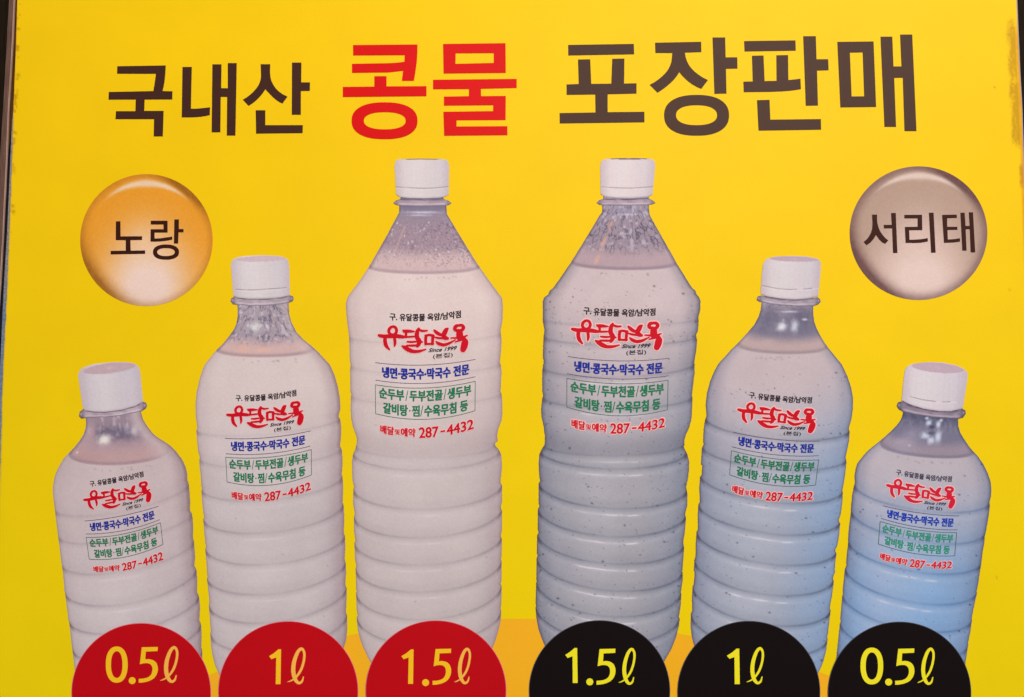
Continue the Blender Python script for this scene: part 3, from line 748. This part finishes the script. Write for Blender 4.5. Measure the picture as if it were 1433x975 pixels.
    def blob(cx, cy, rx, ry, col, a, e=2):
        nonlocal h
        e = min(e, 2.6)
        q = np.abs((X - cx + (Y - cy) * .12) / rx) ** e + np.abs((Y - cy) / ry) ** e
        h = mixc(h, np.array(col, float), a * np.exp(-q * (.45 + 1.3 * fbm(X / 3.0, Y / 3.4, int(cx)))))
    if k == 1:
        blob(146, 615, 9, 7, (232, 222, 214), .95, 4); blob(188, 602, 5.5, 8, (200, 184, 190), .9, 4)
        blob(117, 640, 30, 9, (176, 138, 138), .35); blob(108, 633, 1.3, 1.5, (240, 225, 220), .9)
    if k == 2:
        blob(357, 457, 9, 7, (222, 218, 214), .85); blob(374, 457, 3, 4, (226, 214, 220), .8); blob(366, 440, 3, 3, (215, 205, 215), .5)
        blob(340, 489, 9, 7, (226, 172, 150), .5); blob(368, 490, 12, 3, (232, 176, 150), .55)
    if k == 3:
        blob(592, 297, 24, 1.6, (214, 208, 224), .8); blob(586, 301, 16, 1.2, (214, 208, 224), .7)
        for (a, bb) in ((593.6,320),(610,349),(615,356),(597,356),(602,358),(577,338),(581,344),(548,328),(556,312),(552,356),(637,338),(588,323),(549,321),(600,311),(566,330),(572,340),(545,352),(628,352)):
            blob(a, bb, 1.05, 1.15, (236, 222, 228), .8)
        blob(577, 346, 3, 5, (120, 98, 112), .5)
        for q in range(18): blob(567 - q * .9, 316 + q * 2.2, 1.3, 2.0, (204, 168, 158), .4)
    if k == 4:
        blob(876, 300, 14, 1.2, (214, 206, 222), .7); blob(886, 292, 1.5, 9, (206, 198, 214), .6)
        for q in range(30): blob(858 - q * .84, 306 + q * 2.1, 1.6 + q * .06, 2.2, (222, 166, 144), .34 + .22 * math.sin(q * .5))
        blob(873, 292, 14, 9, (150, 142, 168), .35)
    if k == 5:
        blob(1094, 457, 6.5, 6, (226, 222, 228), .95, 4); blob(1112, 456, 5, 9, (214, 214, 226), .8, 3)
        blob(1126, 447, 4, 1.6, (206, 202, 216), .9, 4); blob(1104, 436, 14, 1.3, (214, 206, 220), .8)
        blob(1096, 448, 2.2, 2.2, (196, 196, 212), .6)
        blob(1075, 478, 10, 4, (200, 172, 168), .5)
    if k == 6:
        for (a, bb, rx, ry) in ((1297,585,2.8,2),(1300,592,4,4.5),(1313,594,3.2,5),(1295,609,6,5),(1313,611,4.5,9),(1303,616,5,5),(1317,588,2,2)):
            blob(a, bb, rx, ry, (212, 216, 232), .9, 4)
        blob(1304, 597, 5, 2.5, (62, 60, 84), .7); blob(1302, 606, 5, 2.2, (70, 70, 96), .7)
        blob(1273, 623, 2, 1.4, (214, 196, 200), .8); blob(1262, 618, 14, 5, (184, 166, 178), .5)
    h = mixc(h, drk * .92, sstep(.90, 1.0, au) * .45)
    m = sstep(.8, -.8, Y - sy)
    rimd = np.exp(-((Y - sy + 2.5) / 2.2) ** 2) * .30
    fade = 1.0
    if k == 1: fade = 1 - .75 * sstep(.35, .8, U)
    if k == 2: fade = 1 - .5 * sstep(.55, .95, U)
    h = mixc(h, drk * .9 + 20, rimd)
    c = mixc(c, h, m * fade)
    # bubbles and bits on the surface of the milk
    rs = random.Random(k * 5)
    for _ in range(10):
        u_ = rs.uniform(-.45, .5); i = np.argmin(np.abs(uu - u_))
        yb = float(ridge_y(b['surf'], np.array(u_))) + rs.uniform(4, 8)
        j = np.argmin(np.abs(yy - yb)); xb = X[j, i]
        c = mixc(c, np.array([138, 118, 132.]), .45 * np.exp(-(((X - xb) / rs.uniform(.8, 1.6)) ** 2 + ((Y - yb) / 1.0) ** 2)))
    if b['milk'] == 'grey':
        n = {4: 620, 5: 280, 6: 120}[k]
        for _ in range(n):
            u_ = math.sin(rs.uniform(-1.35, 1.35)); j = int(rs.uniform(.16, .94) * len(yy)); i = np.argmin(np.abs(uu - u_))
            xb, yb = X[j, i], yy[j]
            if yb < sy[j, i] + 10: continue
            big = rs.random() < .09
            r_ = rs.uniform(.85, 1.25) if big else rs.uniform(.45, .75)
            a = rs.uniform(.6, .9) if big else rs.uniform(.25, .6)
            j0, j1 = max(j - 6, 0), j + 7
            i0, i1 = max(i - 9, 0), i + 10
            sl = (slice(j0, j1), slice(i0, i1))
            w = a * np.exp(-(((X[sl] - xb) / (r_ * rs.uniform(.9, 1.5))) ** 2 + ((Y[sl] - yb) / r_) ** 2))
            c[sl] = mixc(c[sl], np.array([58, 56, 74.]), w)
    else:
        for _ in range(6):
            j = int(rs.uniform(.4, .9) * len(yy)); i = int(rs.uniform(.15, .85) * nx)
            w = .5 * np.exp(-(((X - X[j, i]) / .9) ** 2 + ((Y - yy[j]) / .9) ** 2))
            c = mixc(c, np.array([120, 98, 104.]), w)
    c = c + ((vnoise(X / 1.7, Y / 1.7, 300 + k) - .5) * 6)[..., None]
    c = np.clip(c, 0, 255)
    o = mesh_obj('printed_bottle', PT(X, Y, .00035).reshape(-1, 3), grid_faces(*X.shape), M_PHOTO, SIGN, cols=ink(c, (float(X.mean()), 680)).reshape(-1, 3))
    o['label'] = 'printed ' + b['name']
    return o

def band(name, zf, T, Bt, dep, colfn, parent, nx=130, ny=60):
    T = np.array(zc(T, *zf)); Bt = np.array(zc(Bt, *zf))
    s = (1 - np.cos(np.linspace(0, math.pi, nx))) / 2
    def samp(P):
        x = P[0, 0] + (P[-1, 0] - P[0, 0]) * s
        return x, np.interp(x, P[:, 0], P[:, 1])
    xt, yt = samp(T); xb, yb = samp(Bt)
    t = np.linspace(0, 1, ny)[:, None]
    X = xt[None] * (1 - t) + xb[None] * t
    Y = yt[None] * (1 - t) + yb[None] * t
    c = colfn(X, Y, np.repeat(s[None] * 2 - 1, ny, 0), np.repeat(t, nx, 1), zf)
    return mesh_obj(name, PT(X, Y, dep).reshape(-1, 3), grid_faces(ny, nx), M_PHOTO, parent, cols=ink(np.clip(c, 0, 255), (float(X.mean()), float(Y.mean()))).reshape(-1, 3))

def cap_col(base, topcol, ell, seam, tilt=0.0, blue=0.0):
    def fn(X, Y, u, t, zf):
        zx = (X - zf[0]) * zf[2]; zy = (Y - zf[1]) * zf[2]
        c = np.ones(X.shape + (3,)) * np.array(base, float)
        c = mixc(c, np.array([182, 158, 166.]), sstep(.6, 1.0, np.abs(u)) * .38)
        c = mixc(c, np.array([238, 228, 226.]), np.exp(-((u + .25) / .4) ** 2) * .25)
        c = mixc(c, np.array([186, 182, 200.]), sstep(.05, .7, u) * .14)
        c = c * (1 + .004 * np.sin(np.arcsin(np.clip(u, -1, 1)) * 34) * sstep(.15, .3, t) * sstep(.85, .7, t))[..., None]
        if ell:
            ex, ey, rx, ry = ell
            ca, sa = math.cos(tilt), math.sin(tilt)
            ax = (zx - ex) * ca + (zy - ey) * sa; ay = -(zx - ex) * sa + (zy - ey) * ca
            q = (ax / rx) ** 2 + (ay / ry) ** 2
            c = mixc(c, np.array(topcol, float), sstep(1.12, .86, q))
            c = mixc(c, np.array([150, 124, 134.]), np.exp(-((q - 1) / .10) ** 2) * .22 * sstep(-.3, .5, ay / ry + .2))
            c = mixc(c, np.array([216, 190, 190.]), np.exp(-(ax / (rx * .12)) ** 2 - ((ay) / (ry * .25)) ** 2) * .6)
        for pts in seam:
            P = np.array(pts, float)
            yl = np.interp(zx, P[:, 0], P[:, 1])
            inside = (zx > P[0, 0]) & (zx < P[-1, 0])
            dd = (zy - yl) / zf[2]
            gap = sstep(.2, .5, vnoise(zx / 60., zx * 0 + 2, 4))
            c = mixc(c, np.array([104, 82, 92.]), np.exp(-(dd / .55) ** 2) * inside * .65 * gap)
            c = mixc(c, np.array([240, 230, 230.]), np.exp(-((dd - 1.3) / .9) ** 2) * inside * .35)
        c = mixc(c, np.array([176, 160, 168.]), sstep(.95, 1.0, t) * .5)
        c = c + ((vnoise(X / 1.6, Y / 1.6, 12) - .5) * 6)[..., None]
        return c
    return fn

def ring_col(base, dark, seed):
    def fn(X, Y, u, t, zf):
        base_, dk = np.array(base, float), np.array(dark, float)
        c = np.ones(X.shape + (3,)) * (base_ * .8 + dk * .2)
        n = fbm(X / 7., Y / 2.6, seed)
        mid = sstep(.88, .70, np.abs(u))
        c = mixc(c, base_ * 1.04, mid * sstep(.35, .65, n) * .7)
        # shadow of the cap on the clear collar, light catching its lower lip
        c = mixc(c, dk, sstep(.34, .04, t) * mid * (.35 + .5 * sstep(.35, .7, fbm(X / 12., Y / 3., seed + 4))))
        c = mixc(c, np.array([224, 208, 214.]), np.exp(-((t - .74) / .12) ** 2) * mid * (.25 + .5 * vnoise(X / 14., Y / 3., seed + 3)))
        c = mixc(c, dk, np.exp(-((t - 1.0) / .09) ** 2) * .6)
        # rounded, darker ends with a small glint
        e = sstep(.80, .93, np.abs(u))
        c = mixc(c, dk, e * (.30 + .45 * np.abs(t - .45) * 2))
        c = mixc(c, np.array([206, 188, 192.]), np.exp(-((np.abs(u) - .93) / .025) ** 2 - ((t - .45) / .2) ** 2) * .55)
        return c
    return fn

CAPS = {
 1: dict(z=(70,500,6.5), T=[(256,170),(262,128),(300,92),(400,60),(560,43),(700,43),(770,55),(806,84),(822,140)], Bt=[(300,463),(320,480),(390,492),(500,495),(650,476),(780,440),(846,400)],
     col=cap_col((206,192,196),(194,164,170),(540,97,232,46),[],-.12),
     rT=[(262,532),(270,495),(300,470),(390,488),(500,492),(650,474),(780,436),(845,402),(874,412),(884,440)], rB=[(262,532),(285,556),(330,550),(420,545),(520,542),(640,528),(760,505),(830,490),(870,465),(884,440)], rc=ring_col((186,166,174),(86,66,78),3)),
 2: dict(z=(265,350,6.094), T=[(354,130),(362,88),(400,61),(480,48),(620,42),(760,48),(820,63),(844,90),(852,140)], Bt=[(375,390),(420,404),(500,413),(640,413),(780,402),(858,383)],
     col=cap_col((216,202,202),(208,182,186),(610,72,205,24),[[(390,332),(500,340),(640,334),(830,318)]],-.03),
     rT=[(350,432),(358,408),(385,396),(500,410),(640,410),(780,400),(856,384),(885,392),(890,415)], rB=[(350,432),(372,460),(410,466),(520,474),(660,472),(780,460),(845,448),(878,436),(890,415)], rc=ring_col((190,172,178),(92,74,88),13)),
 3: dict(z=(460,200,4.432), T=[(409,140),(416,108),(440,99),(560,96),(700,98),(736,106),(747,135)], Bt=[(418,318),(440,334),(500,341),(600,343),(690,338),(725,331),(745,318)],
     col=cap_col((222,207,206),(150,126,122),(575,99,125,4.5),[[(416,272),(560,280),(640,280),(742,270)]],0),
     rT=[(400,371),(418,355),(445,346),(500,347),(600,349),(700,347),(738,354),(762,371)], rB=[(400,371),(420,384),(450,388),(580,392),(730,387),(748,382),(762,371)], rc=ring_col((184,164,174),(108,88,104),23)),
 4: dict(z=(740,200,4.432), T=[(443,142),(450,112),(474,98),(560,93),(620,92),(700,93),(762,98),(780,112),(784,135)], Bt=[(446,316),(470,331),(540,339),(640,341),(735,333),(768,320)],
     col=cap_col((226,209,208),(136,112,110),(618,97,130,5),[[(450,272),(540,278),(640,280),(770,271)]],0),
     rT=[(420,370),(435,355),(460,346),(520,344),(620,346),(740,340),(768,355),(787,370)], rB=[(420,370),(440,383),(470,385),(600,388),(740,384),(765,380),(787,370)], rc=ring_col((184,164,172),(92,78,98),33)),
 5: dict(z=(970,350,5.971), T=[(574,200),(586,110),(612,72),(680,52),(820,47),(950,51),(1040,70),(1066,98),(1068,150)], Bt=[(564,364),(620,385),(720,402),(860,411),(960,402),(1045,383)],
     col=cap_col((220,206,208),(196,170,180),(840,72,200,23),[[(575,295),(700,320),(820,328),(940,324),(1050,312)]],.03),
     rT=[(530,412),(540,385),(572,376),(640,392),(740,406),(860,411),(960,402),(1040,392),(1062,410),(1066,432)], rB=[(530,412),(548,428),(590,436),(640,448),(760,462),(880,468),(1005,466),(1040,456),(1066,432)], rc=ring_col((178,162,172),(88,78,96),43)),
 6: dict(z=(1170,500,6.23), T=[(586,220),(600,110),(622,75),(680,52),(800,40),(920,43),(1040,66),(1110,95),(1146,132),(1148,170)], Bt=[(572,374),(650,412),(760,446),(900,468),(1000,468),(1105,444)],
     col=cap_col((222,208,212),(200,172,184),(885,88,222,44),[[(640,338),(750,370),(880,385),(960,388),(1060,382)]],.09),
     rT=[(528,422),(540,392),(575,380),(650,412),(760,444),(900,466),(1000,466),(1100,446),(1128,462),(1132,490)], rB=[(528,422),(548,452),(585,475),(700,500),(850,522),(1000,532),(1065,536),(1108,525),(1132,490)], rc=ring_col((160,142,156),(72,66,86),53)),
}

# ------------------------------------------------------------------ bottle labels
# levels: nominal v -> (xl, yl, xr, yr, sag) at X = -1 / +1
VN = [438.0, 504.8, 529.2, 535.7, 576.5, 595.3]
LV = {
 3: [(525.5,440.7,665.5,435.5,5.5),(525.3,507.1,665.6,502.5,5.7),(525.5,531.6,665.3,526.8,7),(525.3,538.1,665.2,533.2,7),(525.6,578.5,664.8,574.4,10),(525.5,598.5,665.5,592,10)],
 1: [(111,678.3,216.1,658.7,2.5),(118.2,728.8,221.5,708.2,3.2),(120,746.9,223.5,726.9,5.4),(120.5,751.8,224.6,731.1,5.5),(124.9,782.3,228,761.5,7),(125.8,796.2,230,776.4,6)],
 2: [(313.1,555.8,432.1,545,5),(315,613.2,434.8,602.6,4.2),(315.9,634.6,434.3,623.9,5.2),(315.9,639.5,435.7,628.8,5.4),(317.8,674.1,436,664.3,9.4),(318.6,691.6,437,678.4,9.5)],
 4: [(796.9,431.2,938,433.8,4.8),(794.6,498.5,936.4,500.9,5),(793.7,522.6,935.7,525.5,6),(793.4,529,935.2,531.7,6.3),(793.4,569.3,934,573,10.3),(793,590.5,933.3,590,9.5)],
 5: [(1031.5,548.5,1154.3,559.1,4),(1026,604.3,1147.5,616.9,4),(1024.4,624.8,1145.9,637.3,5),(1023.9,630.3,1145.9,643.2,5),(1021.1,664,1141.4,678.4,7.5),(1018.9,681.5,1140.1,693,7.5)],
 6: [(1239.3,656,1348,670,4),(1235.6,707.3,1342.3,721.7,3.2),(1233.2,725,1340.2,741.2,4.5),(1231.9,729.4,1339,745,4.2),(1229.4,760.9,1336.2,777.5,5.5),(1226.5,776,1334.4,790,5.5)],
}
def lab(k, X, v):
    X = np.asarray(X, float); v = np.asarray(v, float)
    A = np.array(LV[k]); out = []
    for j in range(5):
        q = np.interp(v, VN, A[:, j])
        q = np.where(v < VN[0], A[0, j] + (v - VN[0]) * (A[1, j] - A[0, j]) / (VN[1] - VN[0]), q)
        q = np.where(v > VN[-1], A[-1, j] + (v - VN[-1]) * (A[-1, j] - A[-2, j]) / (VN[-1] - VN[-2]), q)
        out.append(q)
    x = out[0] + (out[2] - out[0]) * (X + 1) / 2
    y = out[1] + (out[3] - out[1]) * (X + 1) / 2 + out[4] * (1 - X * X)
    return x, y

def unlab3(x, y):
    X = (np.asarray(x, float) - 595.4) / 70.0
    v = np.asarray(y, float).copy()
    for _ in range(8):
        v = v - (lab(3, X, v)[1] - y)
    return X, v

_txt = {}
def text_mesh(s, bold, shear=0.0):
    key = (s, bold, shear)
    if key in _txt: return _txt[key]
    cu = bpy.data.curves.new('lettering', 'FONT'); cu.body = s; cu.size = 1.0; cu.offset = bold; cu.shear = shear
    cu.resolution_u = 4
    ob = bpy.data.objects.new('lettering', cu); SC.collection.objects.link(ob)
    dg = bpy.context.evaluated_depsgraph_get(); dg.update()
    me = bpy.data.meshes.new_from_object(ob.evaluated_get(dg))
    co = np.zeros(len(me.vertices) * 3); me.vertices.foreach_get('co', co); co = co.reshape(-1, 3)[:, :2]
    fs = [tuple(p.vertices) for p in me.polygons]
    bpy.data.objects.remove(ob); bpy.data.meshes.remove(me); bpy.data.curves.remove(cu)
    mn, mx = co.min(0), co.max(0)
    _txt[key] = ((co - mn) / (mx - mn), fs)
    return _txt[key]

def put_text(pr, k, s, x0, x1, vc, h, bold, dep, mi=0, shear=0., vs=0.0, halo=False):
    """s fitted between nominal px x0..x1 (as on the large left bottle), centred on line vc, height h;
    bold = extra stroke half-width in nominal px, laid on as shifted passes a few microns apart"""
    co, fs = text_mesh(s, 0.0, shear)
    e = bold
    if halo: sh = [(math.cos(a) * e, math.sin(a) * e) for a in np.linspace(0, 2 * math.pi, 9)[:-1]]
    elif e > 0: sh = [(math.cos(a) * e, math.sin(a) * e * .8) for a in np.linspace(0, 2 * math.pi, 7)[:-1]]
    else: sh = [(0, 0)]
    m = 0 if halo else e
    for n, (sx, sy) in enumerate(sh):
        X = ((x0 + m + (x1 - x0 - 2 * m) * co[:, 0] + sx) - 595.4) / 70.0
        v = vc + h / 2 - m * .6 - (h - 1.2 * m) * co[:, 1] + sy + vs * X
        px, py = lab(k, X, v)
        pr.tris(px, py, fs, dep + n * 5e-6, mi)

def put_line(pr, k, p0, p1, w, dep, mi=0, n=24):
    """thin rule between nominal (X, v) points"""
    t = np.linspace(0, 1, n)
    X = p0[0] + (p1[0] - p0[0]) * t; v = p0[1] + (p1[1] - p0[1]) * t
    x, y = lab(k, X, v)
    xy = np.stack([x, y, np.full(n, w)], 1)
    vv, ff = ribbon(xy, 1, cap=False)
    pr.tris([q[0] for q in vv], [q[1] for q in vv], ff, dep, mi)

LOGO = [
 [(262,262,24),(236,290,28),(230,325,26),(250,355,24),(288,366,22),(322,345,26),(334,305,26),(318,268,24),(290,256,22),(262,262,22)],
 [(95,372,18),(115,378,32),(170,386,36),(250,384,42),(340,384,42),(410,392,34),(470,398,8)],
 [(182,400,34),(180,450,38),(195,510,36),(238,562,10)],
 [(303,400,24),(312,450,28),(312,490,22),(306,516,8)],
 [(422,306,10),(440,318,32),(500,318,30),(568,322,8)],
 [(452,320,24),(460,350,22),(458,396,16)],
 [(450,396,12),(520,392,14),(598,386,8)],
 [(630,284,20),(612,320,40),(604,370,46),(612,410,46),(640,450,44),(628,490,44),(612,516,30)],
 [(640,452,20),(676,462,10)],
 [(630,296,18),(680,314,18),(742,310,8)],
 [(478,458,10),(530,462,16),(604,456,10)],
 [(470,510,10),(540,510,18),(620,506,14)],
 [(410,516,10),(445,535,40),(500,568,46),(560,588,34),(640,584,24),(724,560,5)],
 [(728,380,28),(722,430,28),(724,488,26)],
 [(720,378,20),(770,368,20),(826,378,22)],
 [(818,376,26),(816,430,28),(812,488,24)],
 [(716,486,16),(770,488,16),(822,486,18)],
 [(838,306,14),(862,330,32),(900,356,32),(945,372,22)],
 [(846,398,8),(890,408,16),(960,414,14)],
 [(1016,284,18),(998,300,44),(975,340,52),(962,380,48),(985,405,48),(1016,414,26)],
 [(862,456,8),(895,482,30),(960,500,30),(1030,482,24),(1080,455,12),(1120,432,3)],
 [(1166,240,22),(1126,252,34),(1112,288,34),(1146,312,28),(1200,306,32),(1228,270,34),(1206,240,28),(1166,240,22)],
 [(1158,312,40),(1168,350,64),(1172,400,68)],
 [(1200,330,24),(1206,370,24)],
 [(1060,408,5),(1140,406,13),(1230,392,14),(1276,374,5)],
 [(1118,462,5),(1170,442,14),(1230,424,22)],
 [(1242,424,40),(1248,460,76),(1236,520,78),(1222,560,66)],
]
def logo(pr, k):
    sc = (LV[k][0][2] - LV[k][0][0]) / 140.0
    for pas, extra, mi, dep in ((0, 36 if k < 4 else 46, 1, .00052), (1, 14, 0, .00078)):
        for n, st in enumerate(LOGO):
            x = np.array([520 + p[0] / 9.553 for p in st]); y = np.array([430 + p[1] / 9.553 for p in st])
            X, v = unlab3(x, y); px, py = lab(k, X, v)
            w = np.array([(p[2] + extra) / 9.553 * sc for p in st])
            vv, ff = ribbon(np.stack([px, py, w], 1), 6)
            b0 = len(pr.v)
            pr.tris([q[0] for q in vv], [q[1] for q in vv], ff, dep + n * 6e-6, mi)
            for q in range(len(vv)): pr.v[b0 + q][1] -= 5e-6 * q / len(vv)

def make_label(k, par):
    M_GREEN, M_BLUE, M_BLK, M_LOGO = (INK6 if k == 6 else INK0)
    T = .00075
    p = Print(); put_text(p, k, '구. 유달콩물 옥암/남악점', 545, 645, 438.1, 10.4, .40, T)
    o = p.build('label_text', M_BLK, par); o['label'] = 'small black line of lettering above the red logo'
    p = Print(); logo(p, k)
    o = p.build('label_logo', [M_LOGO, M_HALO], par); o['label'] = 'red brush lettering 유달면옥 with a pale outline'
    p = Print()
    X, v = unlab3(620, 488.7); put_text(p, k, 'Since 1999', 599.5, 639.5, float(v) - .2, 5.4, .22, T + .0002, shear=.35)
    X, v = unlab3(620, 497.7); put_text(p, k, '(본집)', 606, 633.5, float(v), 7.4, .08, T + .0002)
    o = p.build('label_text', M_BLK, par); o['label'] = 'tiny black lettering Since 1999 under the logo'
    p = Print()
    put_line(p, k, (-1, VN[1]), (1, VN[1]), .75, T); put_line(p, k, (-1, VN[2]), (1, VN[2]), .75, T)
    o = p.build('label_rule', M_BLLINE, par); o['label'] = 'pair of thin rules around the blue lettering'
    p = Print(); put_text(p, k, '냉면·콩국수·막국수 전문', 534.6, 657, 516.6, 15.0, .72, T)
    o = p.build('label_text', M_BLUE, par); o['label'] = 'blue bold line of lettering'
    p = Print()
    v0, v1 = VN[3], VN[4]
    put_line(p, k, (-1, v0), (1, v0), .8, T); put_line(p, k, (-1, v1), (1, v1), .8, T + 1e-5)
    put_line(p, k, (-1, v0), (-1, v1), .8, T + 2e-5, n=4); put_line(p, k, (1, v0), (1, v1), .8, T + 3e-5, n=4)
    o = p.build('label_frame', M_GRLINE, par); o['label'] = 'thin green box around the green lettering'
    p = Print()
    put_text(p, k, '순두부', 530.3, 566, 545.9, 14.6, .64, T)
    put_text(p, k, '/', 567.5, 571.5, 545.9, 14.0, .0, T)
    put_text(p, k, '두부전골', 573, 619.8, 545.9, 14.6, .64, T)
    put_text(p, k, '/', 621, 625, 545.9, 14.0, .0, T)
    put_text(p, k, '생두부', 626.3, 660, 545.9, 14.8, .64, T)
    put_text(p, k, '갈비탕', 536, 571, 565.6, 15.0, .64, T)
    put_text(p, k, '·', 572.5, 574.6, 565.6, 2.0, .0, T)
    put_text(p, k, '찜', 576.6, 587.6, 565.6, 14.6, .46, T)
    put_text(p, k, '/', 588.3, 592.6, 565.6, 14.0, .0, T)
    put_text(p, k, '수육무침 등', 593.6, 655.6, 565.6, 15.0, .64, T)
    o = p.build('label_text', M_GREEN, par); o['label'] = 'two green lines of lettering inside the box'
    p = Print()
    for hal, mi, dep, eb in ((True, 1, .00062, 1.15 if k < 4 else 1.5), (False, 0, T, .52)):
        put_text(p, k, '배달', 532, 551.5, 595.2, 11.5, eb, dep, mi, halo=hal)
        put_text(p, k, '및', 552.8, 559.3, 595.6, 7.2, eb * .7, dep + 5e-5, mi, halo=hal)
        put_text(p, k, '예약', 560.6, 581.6, 595.2, 11.8, eb, dep + 1e-4, mi, halo=hal)
        q = dep + (0 if hal else 1.5e-4)
        put_text(p, k, '287', 586.2, 613.8, 595.1, 15.0, eb, q, mi, halo=hal)
        put_text(p, k, '4432', 624.8, 662.8, 595.1, 15.0, eb, q, mi, halo=hal)
        put_line(p, k, ((616.4 - 595.4 - (eb if hal else 0)) / 70, 595.6), ((623.0 - 595.4 + (eb if hal else 0)) / 70, 595.6), (2.3 + (2 * eb if hal else 0)) * (LV[k][0][2] - LV[k][0][0]) / 140, q, mi)
    o = p.build('label_text', [M_LOGO, M_HALO], par); o['label'] = 'red telephone line of lettering 287-4432'

for k in (3, 4, 2, 5, 1, 6):
    b = B[k]
    body = bottle_body(k, b)
    cp = CAPS[k]
    o = band('neck_ring', cp['z'], cp['rT'], cp['rB'], .00045, cp['rc'], body, 110, 14)
    o = band('bottle_cap', cp['z'], cp['T'], cp['Bt'], .00055, cp['col'], body)
    o['label'] = 'white screw cap'
    make_label(k, body)

# ------------------------------------------------------------------ volume discs along the foot
def disc(cx, cy, r, red):
    pr = Print()
    pr.shape([superellipse(cx, cy, r + .9, r + .9, 2, 200)], .00085, 1)
    pr.shape([superellipse(cx, cy, r, r, 2, 200)], .0010, 0)
    o = pr.build('volume_disc', [M_DISCR if red else M_DISCK, M_RIM_R if red else M_RIM_K], SIGN)
    return o
def fit(pts, src, dst):
    (a0, a1, b0, b1), (c0, c1, d0, d1) = src, dst
    return [(c0 + (x - a0) / (a1 - a0) * (c1 - c0), d0 + (y - b0) / (b1 - b0) * (d1 - d0)) for x, y in pts]
def bez_bowl():
    o = [(706,297),(853,294),(851,332),(743,337),(738,408)]
    o += [tuple(p) for p in catmull([(738,408),(775,406),(815,418),(842,445),(854,490),(845,540),(815,582),(770,606),(720,618),(678,621)], 5)[1:]]
    o += [tuple(p) for p in catmull([(678,585),(725,582),(765,570),(792,545),(803,508),(800,474),(785,453),(760,443),(722,444),(688,453)], 5)]
    return o
FIVE = bez_bowl()
ONE = [(612,330),(637,330),(632,663),(586,663),(591,408),(545,425),(523,396),(570,366)]
ELL = [(876,598,5),(905,588,11),(935,570,14),(965,540,19),(996,492,21),(1018,430,21),(1028,370,21),(1024,325,21),(1003,300,24),(976,318,27),(952,365,31),(933,430,34),(928,500,35),(940,560,34),(962,598,27),(985,607,22),(1008,590,17),(1020,552,9)]
DS = [
 ('0.5', 197.6, 969.4, 97.0, True, [('0',148,178.7,904.5,955.2),('.',185,952.3,4.9),('5',194.1,221,905.1,955.2),('l',224.3,249.8,903.8,955.5)]),
 ('1', 403.3, 967.1, 97.3, True, [('1',376.6,393.3,908.4,957.2),('l',402.3,427.8,905.7,957.5)]),
 ('1.5', 610, 966.6, 97.9, True, [('1',561.6,578.8,908.6,956.8),('.',595.6,955,4.9),('5',605.4,631.4,907.6,958.2),('l',636,659.2,906,957.6)]),
 ('1.5', 839, 966.6, 98, False, [('1',791,808.4,906.6,955.6),('.',825.4,954,4.9),('5',834.8,861.4,907.6,958),('l',866,889.6,906.2,958.4)]),
 ('1', 1047.9, 968.7, 99.2, False, [('1',1017.2,1035.3,907.6,957.2),('l',1045,1069.3,905.1,957.6)]),
 ('0.5', 1258.8, 970.2, 99.6, False, [('0',1204.2,1236,906.1,957.6),('.',1243.6,954.3,4.9),('5',1252.7,1279.7,907.3,958.1),('l',1284.2,1308.1,905.8,958.5)]),
]
for n, (nm, cx, cy, r, red, gl) in enumerate(DS):
    dk = disc(cx, cy, r, red)
    dk['label'] = ('red' if red else 'black') + ' half disc reading ' + nm + ' ℓ in ' + ('amber' if red else 'lemon yellow')
    mt = M_NUM_L if red else M_NUM_R
    D = .0012
    for g in gl:
        pr = Print()
        if g[0] == '.':
            pr.shape([superellipse(g[1], g[2], g[3], g[3], 2, 32)], D); nm2 = 'decimal_point'
        elif g[0] == '0':
            x0, x1, y0, y1 = g[1:]
            mx, my = (x0 + x1) / 2, (y0 + y1) / 2
            pr.shape([superellipse(mx, my, (x1 - x0) / 2, (y1 - y0) / 2, 2.25), superellipse(mx, my, (x1 - x0) / 2 - 7.3, (y1 - y0) / 2 - 6.7, 2.2)], D); nm2 = 'numeral'
        elif g[0] == '5':
            pr.shape([fit(FIVE, (678, 854, 294, 621), g[1:])], D); nm2 = 'numeral'
        elif g[0] == '1':
            pts = ONE if red else [(x + (663 - y) * -.03, y) if y < 600 else (x, y) for x, y in ONE]
            pr.shape([fit(pts, (523, 637, 330, 663) if red else (min(p[0] for p in pts), 632, 330, 663), g[1:])], D); nm2 = 'numeral'
        else:
            x0, x1, y0, y1 = g[1:]
            P = fit([(p[0], p[1]) for p in ELL], (875, 1040, 287, 620), (x0, x1, y0, y1))
            s_ = (x1 - x0) / 165.
            vv, ff = ribbon([(P[i][0], P[i][1], ELL[i][2] * s_ * 1.08) for i in range(len(P))], 7)
            b0 = len(pr.v)
            P3 = PT([q[0] for q in vv], [q[1] for q in vv], D)
            P3[:, 1] -= np.linspace(0, 3e-4, len(P3))
            pr.v.extend(P3.tolist())
            for t in ccw_fix(P3.tolist(), ff):
                pr.f.append(tuple(i + b0 for i in t)); pr.m.append(0)
            nm2 = 'litre_symbol'
        o = pr.build(nm2, (M_NUM_LL if red and nm2 == 'litre_symbol' else mt), dk)

# parts were drawn in world positions: keep them there under their parents
bpy.context.view_layer.update()
for o in SC.objects:
    if o.parent is not None:
        q = o.parent
        while q.parent is not None: q = q.parent
        if o.parent == q and q == SIGN:
            o.matrix_parent_inverse = SIGN.matrix_world.inverted()
bpy.context.view_layer.update()
